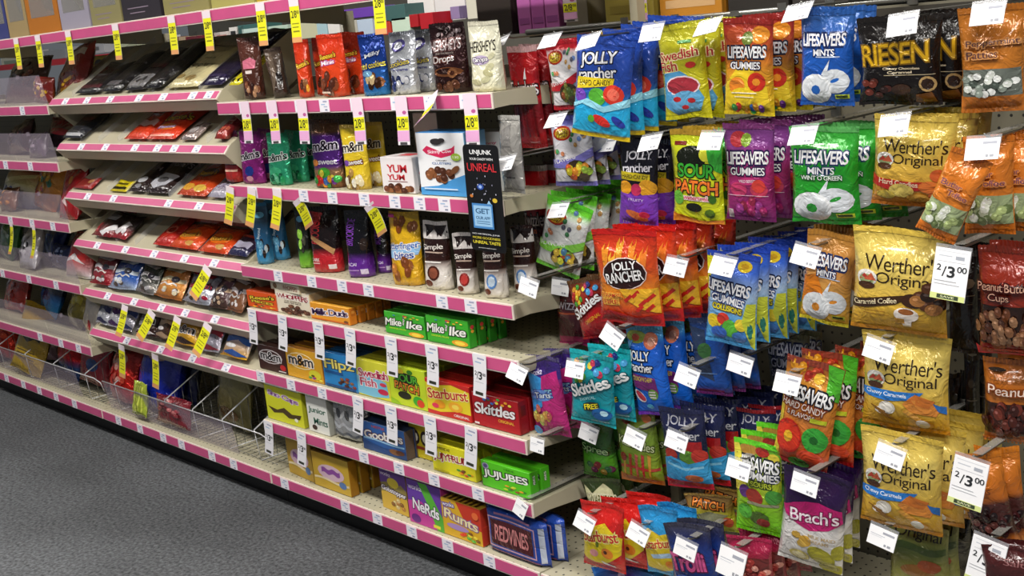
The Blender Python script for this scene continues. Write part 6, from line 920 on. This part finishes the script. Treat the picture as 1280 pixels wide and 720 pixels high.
# ------------------------------------------------------------------ boxed gifts on the high shelf
GZ = 1.568
GIFT = [(-14, 6, '3a3f78', '2a2e60', 'blue'), (7, 31, 'a08a60', '6a6470', 'tan'), (32, 71, 'b06a1c', '8a5a50', 'orange'), (72, 108, '9a94a4', '6a5c60', 'lavender grey'), (110, 147, '8a8258', 'a8a898', 'olive'),
        (149, 196, '2a242c', '7a4a60', 'black and mauve'), (200, 256, '8f8654', '5a5c4a', 'olive gold'), (259, 312, 'a8a05a', '7a6a8a', 'pale gold'), (315, 372, 'b89c2a', 'a88c20', 'mustard yellow'), (375, 430, 'c8b030', 'a8942a', 'bright yellow')]
for i, (a_, b_2, c, wc, nm) in enumerate(GIFT):
    x0, x1 = xat(a_, GZ+.1, .03), xat(b_2, GZ+.1, .03); W = x1-x0; h = .27+.02*(i % 3)
    t = thing('gift_box', '%s gift box with a display window on the high shelf' % nm, 'gift box', (x0+W/2, .03, GZ))
    lz = .06 if nm != 'black and mauve' else .10
    bm = bmesh.new()                                                # carton with an opening, the window set back in it
    for d in ((-W/2, -W/2+W*.14, 0, .09, 0, h), (W/2-W*.14, W/2, 0, .09, 0, h), (-W/2+W*.14, W/2-W*.14, 0, .09, 0, lz), (-W/2+W*.14, W/2-W*.14, 0, .09, h-.04, h), (-W/2+W*.14, W/2-W*.14, .06, .09, lz, h-.04)): bx(bm, *d)
    cl = bm.loops.layers.float_color.new('Col')
    for f in bm.faces:
        for l in f.loops: l[cl] = lin(c)
    link('carton', finish(bm, 'carton'), t, 'carton')
    bm = bmesh.new(); cl = bm.loops.layers.float_color.new('Col')
    bmesh.ops.create_uvsphere(bm, u_segments=12, v_segments=8, radius=.5, matrix=Matrix.Translation((0, .035, h*.5)) @ Matrix.Diagonal((W*.5, .04, h*.5, 1)))
    for f in bm.faces:
        for l in f.loops: l[cl] = lin(wc)
    link('packed_treat', finish(bm, 'packed_treat', True), t, 'film')
    box_obj('window_film', (-W/2+W*.13, W/2-W*.13, -.0006, -.0002, lz, h-.04), 'clear_dark', t)
    if i in (5, 6, 4): link('printed_front', drape([R(.15, .12, .7, .13, '8a7a8a'), R(.2, .07, .6, .08, '8a7a8a')], W, h, lambda u, v, W=W, h=h: (Vector(((u-.5)*W, 0, v*h)), Vector((0, -1, 0))), 0, 0, .0004), t, 'carton')

# ------------------------------------------------------------------ goods of the next aisle, seen between the high shelf and the top shelves
YB = 1.15
def bpos(px, py): return aty(px, py, YB)
def wire_shelf(pxa, pxb, py, mt, label, h=.012):
    z1 = bpos((pxa+pxb)/2, py).z; x0, x1 = xat(pxa, z1, YB), xat(pxb, z1, YB)
    t = thing('display_shelf', label, 'shelf', (x0, YB, z1)); box_obj('shelf_board', (0, x1-x0, 0, .3, -.012, 0), 'rail_white', t); box_obj('shelf_edge', (0, x1-x0, -.006, 0, -h, .004), mt, t)
    for xx in (.02, x1-x0-.02): box_obj('leg', (xx-.008, xx+.008, .1, .12, -z1+.001, -.013), 'shelf_paint', t)
    return z1
EXTRA = [(8, 260, .06, 3, 'brown and orange bag', '7a4a2c', 'd88a3a'), (72, 330, .12, 4, 'dark blue striped bag', '1c2c5c', '8a9ac8'), (50, 118, .07, 1, 'deep red bag', '7a201c', 'd8a82a'), (44, 190, .07, 2, 'grey violet bag', '5a4a5c', 'a898a8')]
for i, (px, py, Y, k, nm, c, c2) in enumerate(EXTRA):
    zz = ZA[k]+.002; x = xat(px, zz+.06, Y)
    r = thing('candy_bag', nm+' low behind the clear front of the %s far left shelf' % RANK[k], 'candy bag', (x, Y, zz), (math.radians(-18), math.radians(4*(i % 3)-4), 0))
    make_bag(r, .16, .10, .05, [(0, c), (1, c)], CK([c2, c], i), 'lump', 'film', i+4, .006, (c, c))
plain('red_edge', 'b8202c', .4); plain('peach', 'd8a060', .5)
zr = wire_shelf(-40, 272, 70, 'red_edge', 'red-edged display shelf in the next aisle', .03)
zs = wire_shelf(276, 372, 58, 'peach', 'peach-edged display shelf in the next aisle', .07)
def bbox(px0, px1, pt, pb, c, lab, accent=None, Y=YB+.02):
    z0, z1 = aty((px0+px1)/2, pb, Y).z, aty((px0+px1)/2, pt, Y).z; x0, x1 = xat(px0, (z0+z1)/2, Y), xat(px1, (z0+z1)/2, Y)
    t = thing('packaged_good', lab, 'box', ((x0+x1)/2, Y, z0)); make_box(t, x1-x0, max(.02, z1-z0), .1, c, [R(.15, .3, .85, .7, accent)] if accent else None)
for a_, b_2, tp, bt, c, ac, lab in ((178, 187, 57, 68, '5a5ea0', 'a8a8d0', 'small blue-violet box in the next aisle'), (189, 205, 46, 68, 'd8d4d8', '4a484c', 'white and black box in the next aisle'), (206, 214, 47, 64, '7a4a34', None, 'small brown box in the next aisle'), (224, 232, 46, 63, 'a8947a', None, 'small tan box in the next aisle'), (233, 254, 45, 61, '6a1c2c', '9a3a44', 'maroon box in the next aisle'), (268, 286, 40, 52, 'd8ccc8', 'c08a80', 'pale pink box in the next aisle'), (287, 296, 34, 50, 'e8e4e0', '2a2a2c', 'white panda-spotted box in the next aisle'), (298, 330, 30, 48, '3f6a68', 'c8e0d8', 'teal and white bag display in the next aisle'), (335, 360, 32, 45, 'b8d0c0', '5a8a6a', 'pale green box in the next aisle'),
    (2, 24, 72, 84, 'b8b8a8', '7a8a7a', 'small cream box at the far left in the next aisle'), (30, 42, 64, 80, 'c8c4c4', 'a83a3c', 'white and red box at the far left in the next aisle'), (55, 82, 62, 74, '8a8e94', None, 'grey box over the red bag in the next aisle'), (90, 130, 56, 68, 'a8aab0', '5a5c60', 'grey and white box in the next aisle')):
    bbox(a_, b_2, tp, bt, c, lab, ac)
for a_, b_2, tp, bt, c, lab in ((374, 396, 22, 48, 'c8c8a8', 'cream panel above the narrow orange pouch'), (396, 408, 24, 44, 'a8c8d0', 'pale blue panel in the next aisle'), (410, 424, 28, 42, 'e8e4e0', 'white panel in the next aisle'), (426, 446, 26, 44, 'b8b4a8', 'warm grey panel in the next aisle'), (447, 466, 24, 44, 'b8c8dc', 'sky blue panel in the next aisle'), (396, 470, 12, 24, '6a3fa8', 'long violet box in the next aisle'), (470, 488, 26, 44, 'c03a2c', 'red bag panel above the blue pouch'), (490, 512, 22, 40, 'c8dcc8', 'white panel with green round mark'), (482, 506, 6, 26, '3f6260', 'dark teal box in the next aisle'), (512, 522, 18, 34, 'a81c24', 'small red bag in the next aisle'), (525, 541, 16, 36, 'b01c28', 'red ribboned bag above the dark brown pouch'),
    (148, 173, 50, 78, 'b4bca0', 'pale green card divider standing by the display shelf')):
    bbox(a_, b_2, tp, bt, c, lab, None, YB+.02)
bbox(509, 541, -30, 26, 'e4e0dc', 'bright white board behind the dark brown pouch', None, YB+.2)
bbox(543, 580, -30, 26, 'dcd8d8', 'white board with a violet bottle shape', None, YB+.2)
bbox(563, 574, 8, 24, '8a78a0', 'small violet bottle box before the white board', None, YB+.1)
bbox(582, 594, -30, 24, 'c8c4b4', 'tall cream panel at the end of the white boards', None, YB)
# boxes on the raised shelf above the pegs
DZ = 1.411
for a_, b_2, h, c, ac, lab in ((648, 664, .17, 'a85a98', '8a4480', 'first magenta box above the pegs'), (665, 681, .17, 'a05090', '8a4480', 'second magenta box above the pegs'), (682, 699, .17, 'a85a98', '8a4480', 'third magenta box above the pegs'), (757, 817, .2, '9a8a3a', '8a7a30', 'wide olive yellow box above the pegs'), (825, 902, .2, 'b87a24', 'c8a070', 'wide orange box above the pegs')):
    x0, x1 = xat(a_, DZ+.03, .6), xat(b_2, DZ+.03, .6)
    t = thing('packaged_good', lab, 'box', ((x0+x1)/2, .60, DZ)); make_box(t, x1-x0, h, .12, c, [R(.1, .15, .9, .25, ac), R(.1, .6, .9, .9, ac)])
for px, py, what in ((712, 3, 'left'), (799, 3, 'right')):
    t = hang_tag('yellow', px, aty(px, py-16, .58).z, .57, 'pink and yellow price tag above the pegs, %s of two' % what, .05, .085, 0)

for a_, b_2, h, c, lab in ((707, 735, .2, '6a6252', 'dull grey-brown box above the pegs'), (598, 640, .2, '2c2420', 'dark brown box above the cream pouch'), (910, 985, .2, '2a2622', 'wide black-brown box above the mint bags'), (990, 1060, .2, '34302c', 'charcoal box above the blue mint bags')):
    x0, x1 = xat(a_, DZ+.03, .6), xat(b_2, DZ+.03, .6)
    t = thing('packaged_good', lab, 'box', ((x0+x1)/2, .60, DZ)); make_box(t, x1-x0, h, .12, c, [R(.1, .6, .9, .62, '5a5248')])

# ------------------------------------------------------------------ clearance: rear copies that would run into a neighbour are taken off their peg
from mathutils.bvhtree import BVHTree
bpy.context.view_layer.update()
def solid(t):
    for o in t.children:
        if o.name.startswith(('wrapper', 'carton')):
            me = o.data; mw = o.matrix_world; vs = [mw @ v.co for v in me.vertices]
            return (BVHTree.FromPolygons(vs, [p.vertices[:] for p in me.polygons]), [min(v[i] for v in vs) for i in range(3)], [max(v[i] for v in vs) for i in range(3)])
SOL = {t: solid(t) for t in bpy.data.objects if t.type == 'EMPTY' and t.parent is None and t.name.startswith(('candy_', 'snack_'))}
SOL = {k: v for k, v in SOL.items() if v}
FRONT = {id(ch): [t for t in SOL if (t.location-ch[0].location).length < .09 and t.children[0].data == ch[0].children[0].data] for ch in STACK}
REAR = {t for ch in STACK for t in ch}
for ch in STACK:
    for i, t in enumerate(ch):
        A = SOL.get(t)
        if A is None: continue
        hit = False
        for u, B in SOL.items():
            if u is t or (u in ch and ch.index(u) > i) or (u in REAR and u not in ch and u.location.y > t.location.y): continue
            if all(A[1][k] < B[2][k] and B[1][k] < A[2][k] for k in range(3)) and len(A[0].overlap(B[0])) > (64 if u in ch or u in FRONT.get(id(ch), ()) else 30): hit = True; break
        if hit:
            for d in ch[i:]:
                SOL.pop(d, None)
                for c in list(d.children): bpy.data.objects.remove(c)
                bpy.data.objects.remove(d)
            ch[i:] = []; break
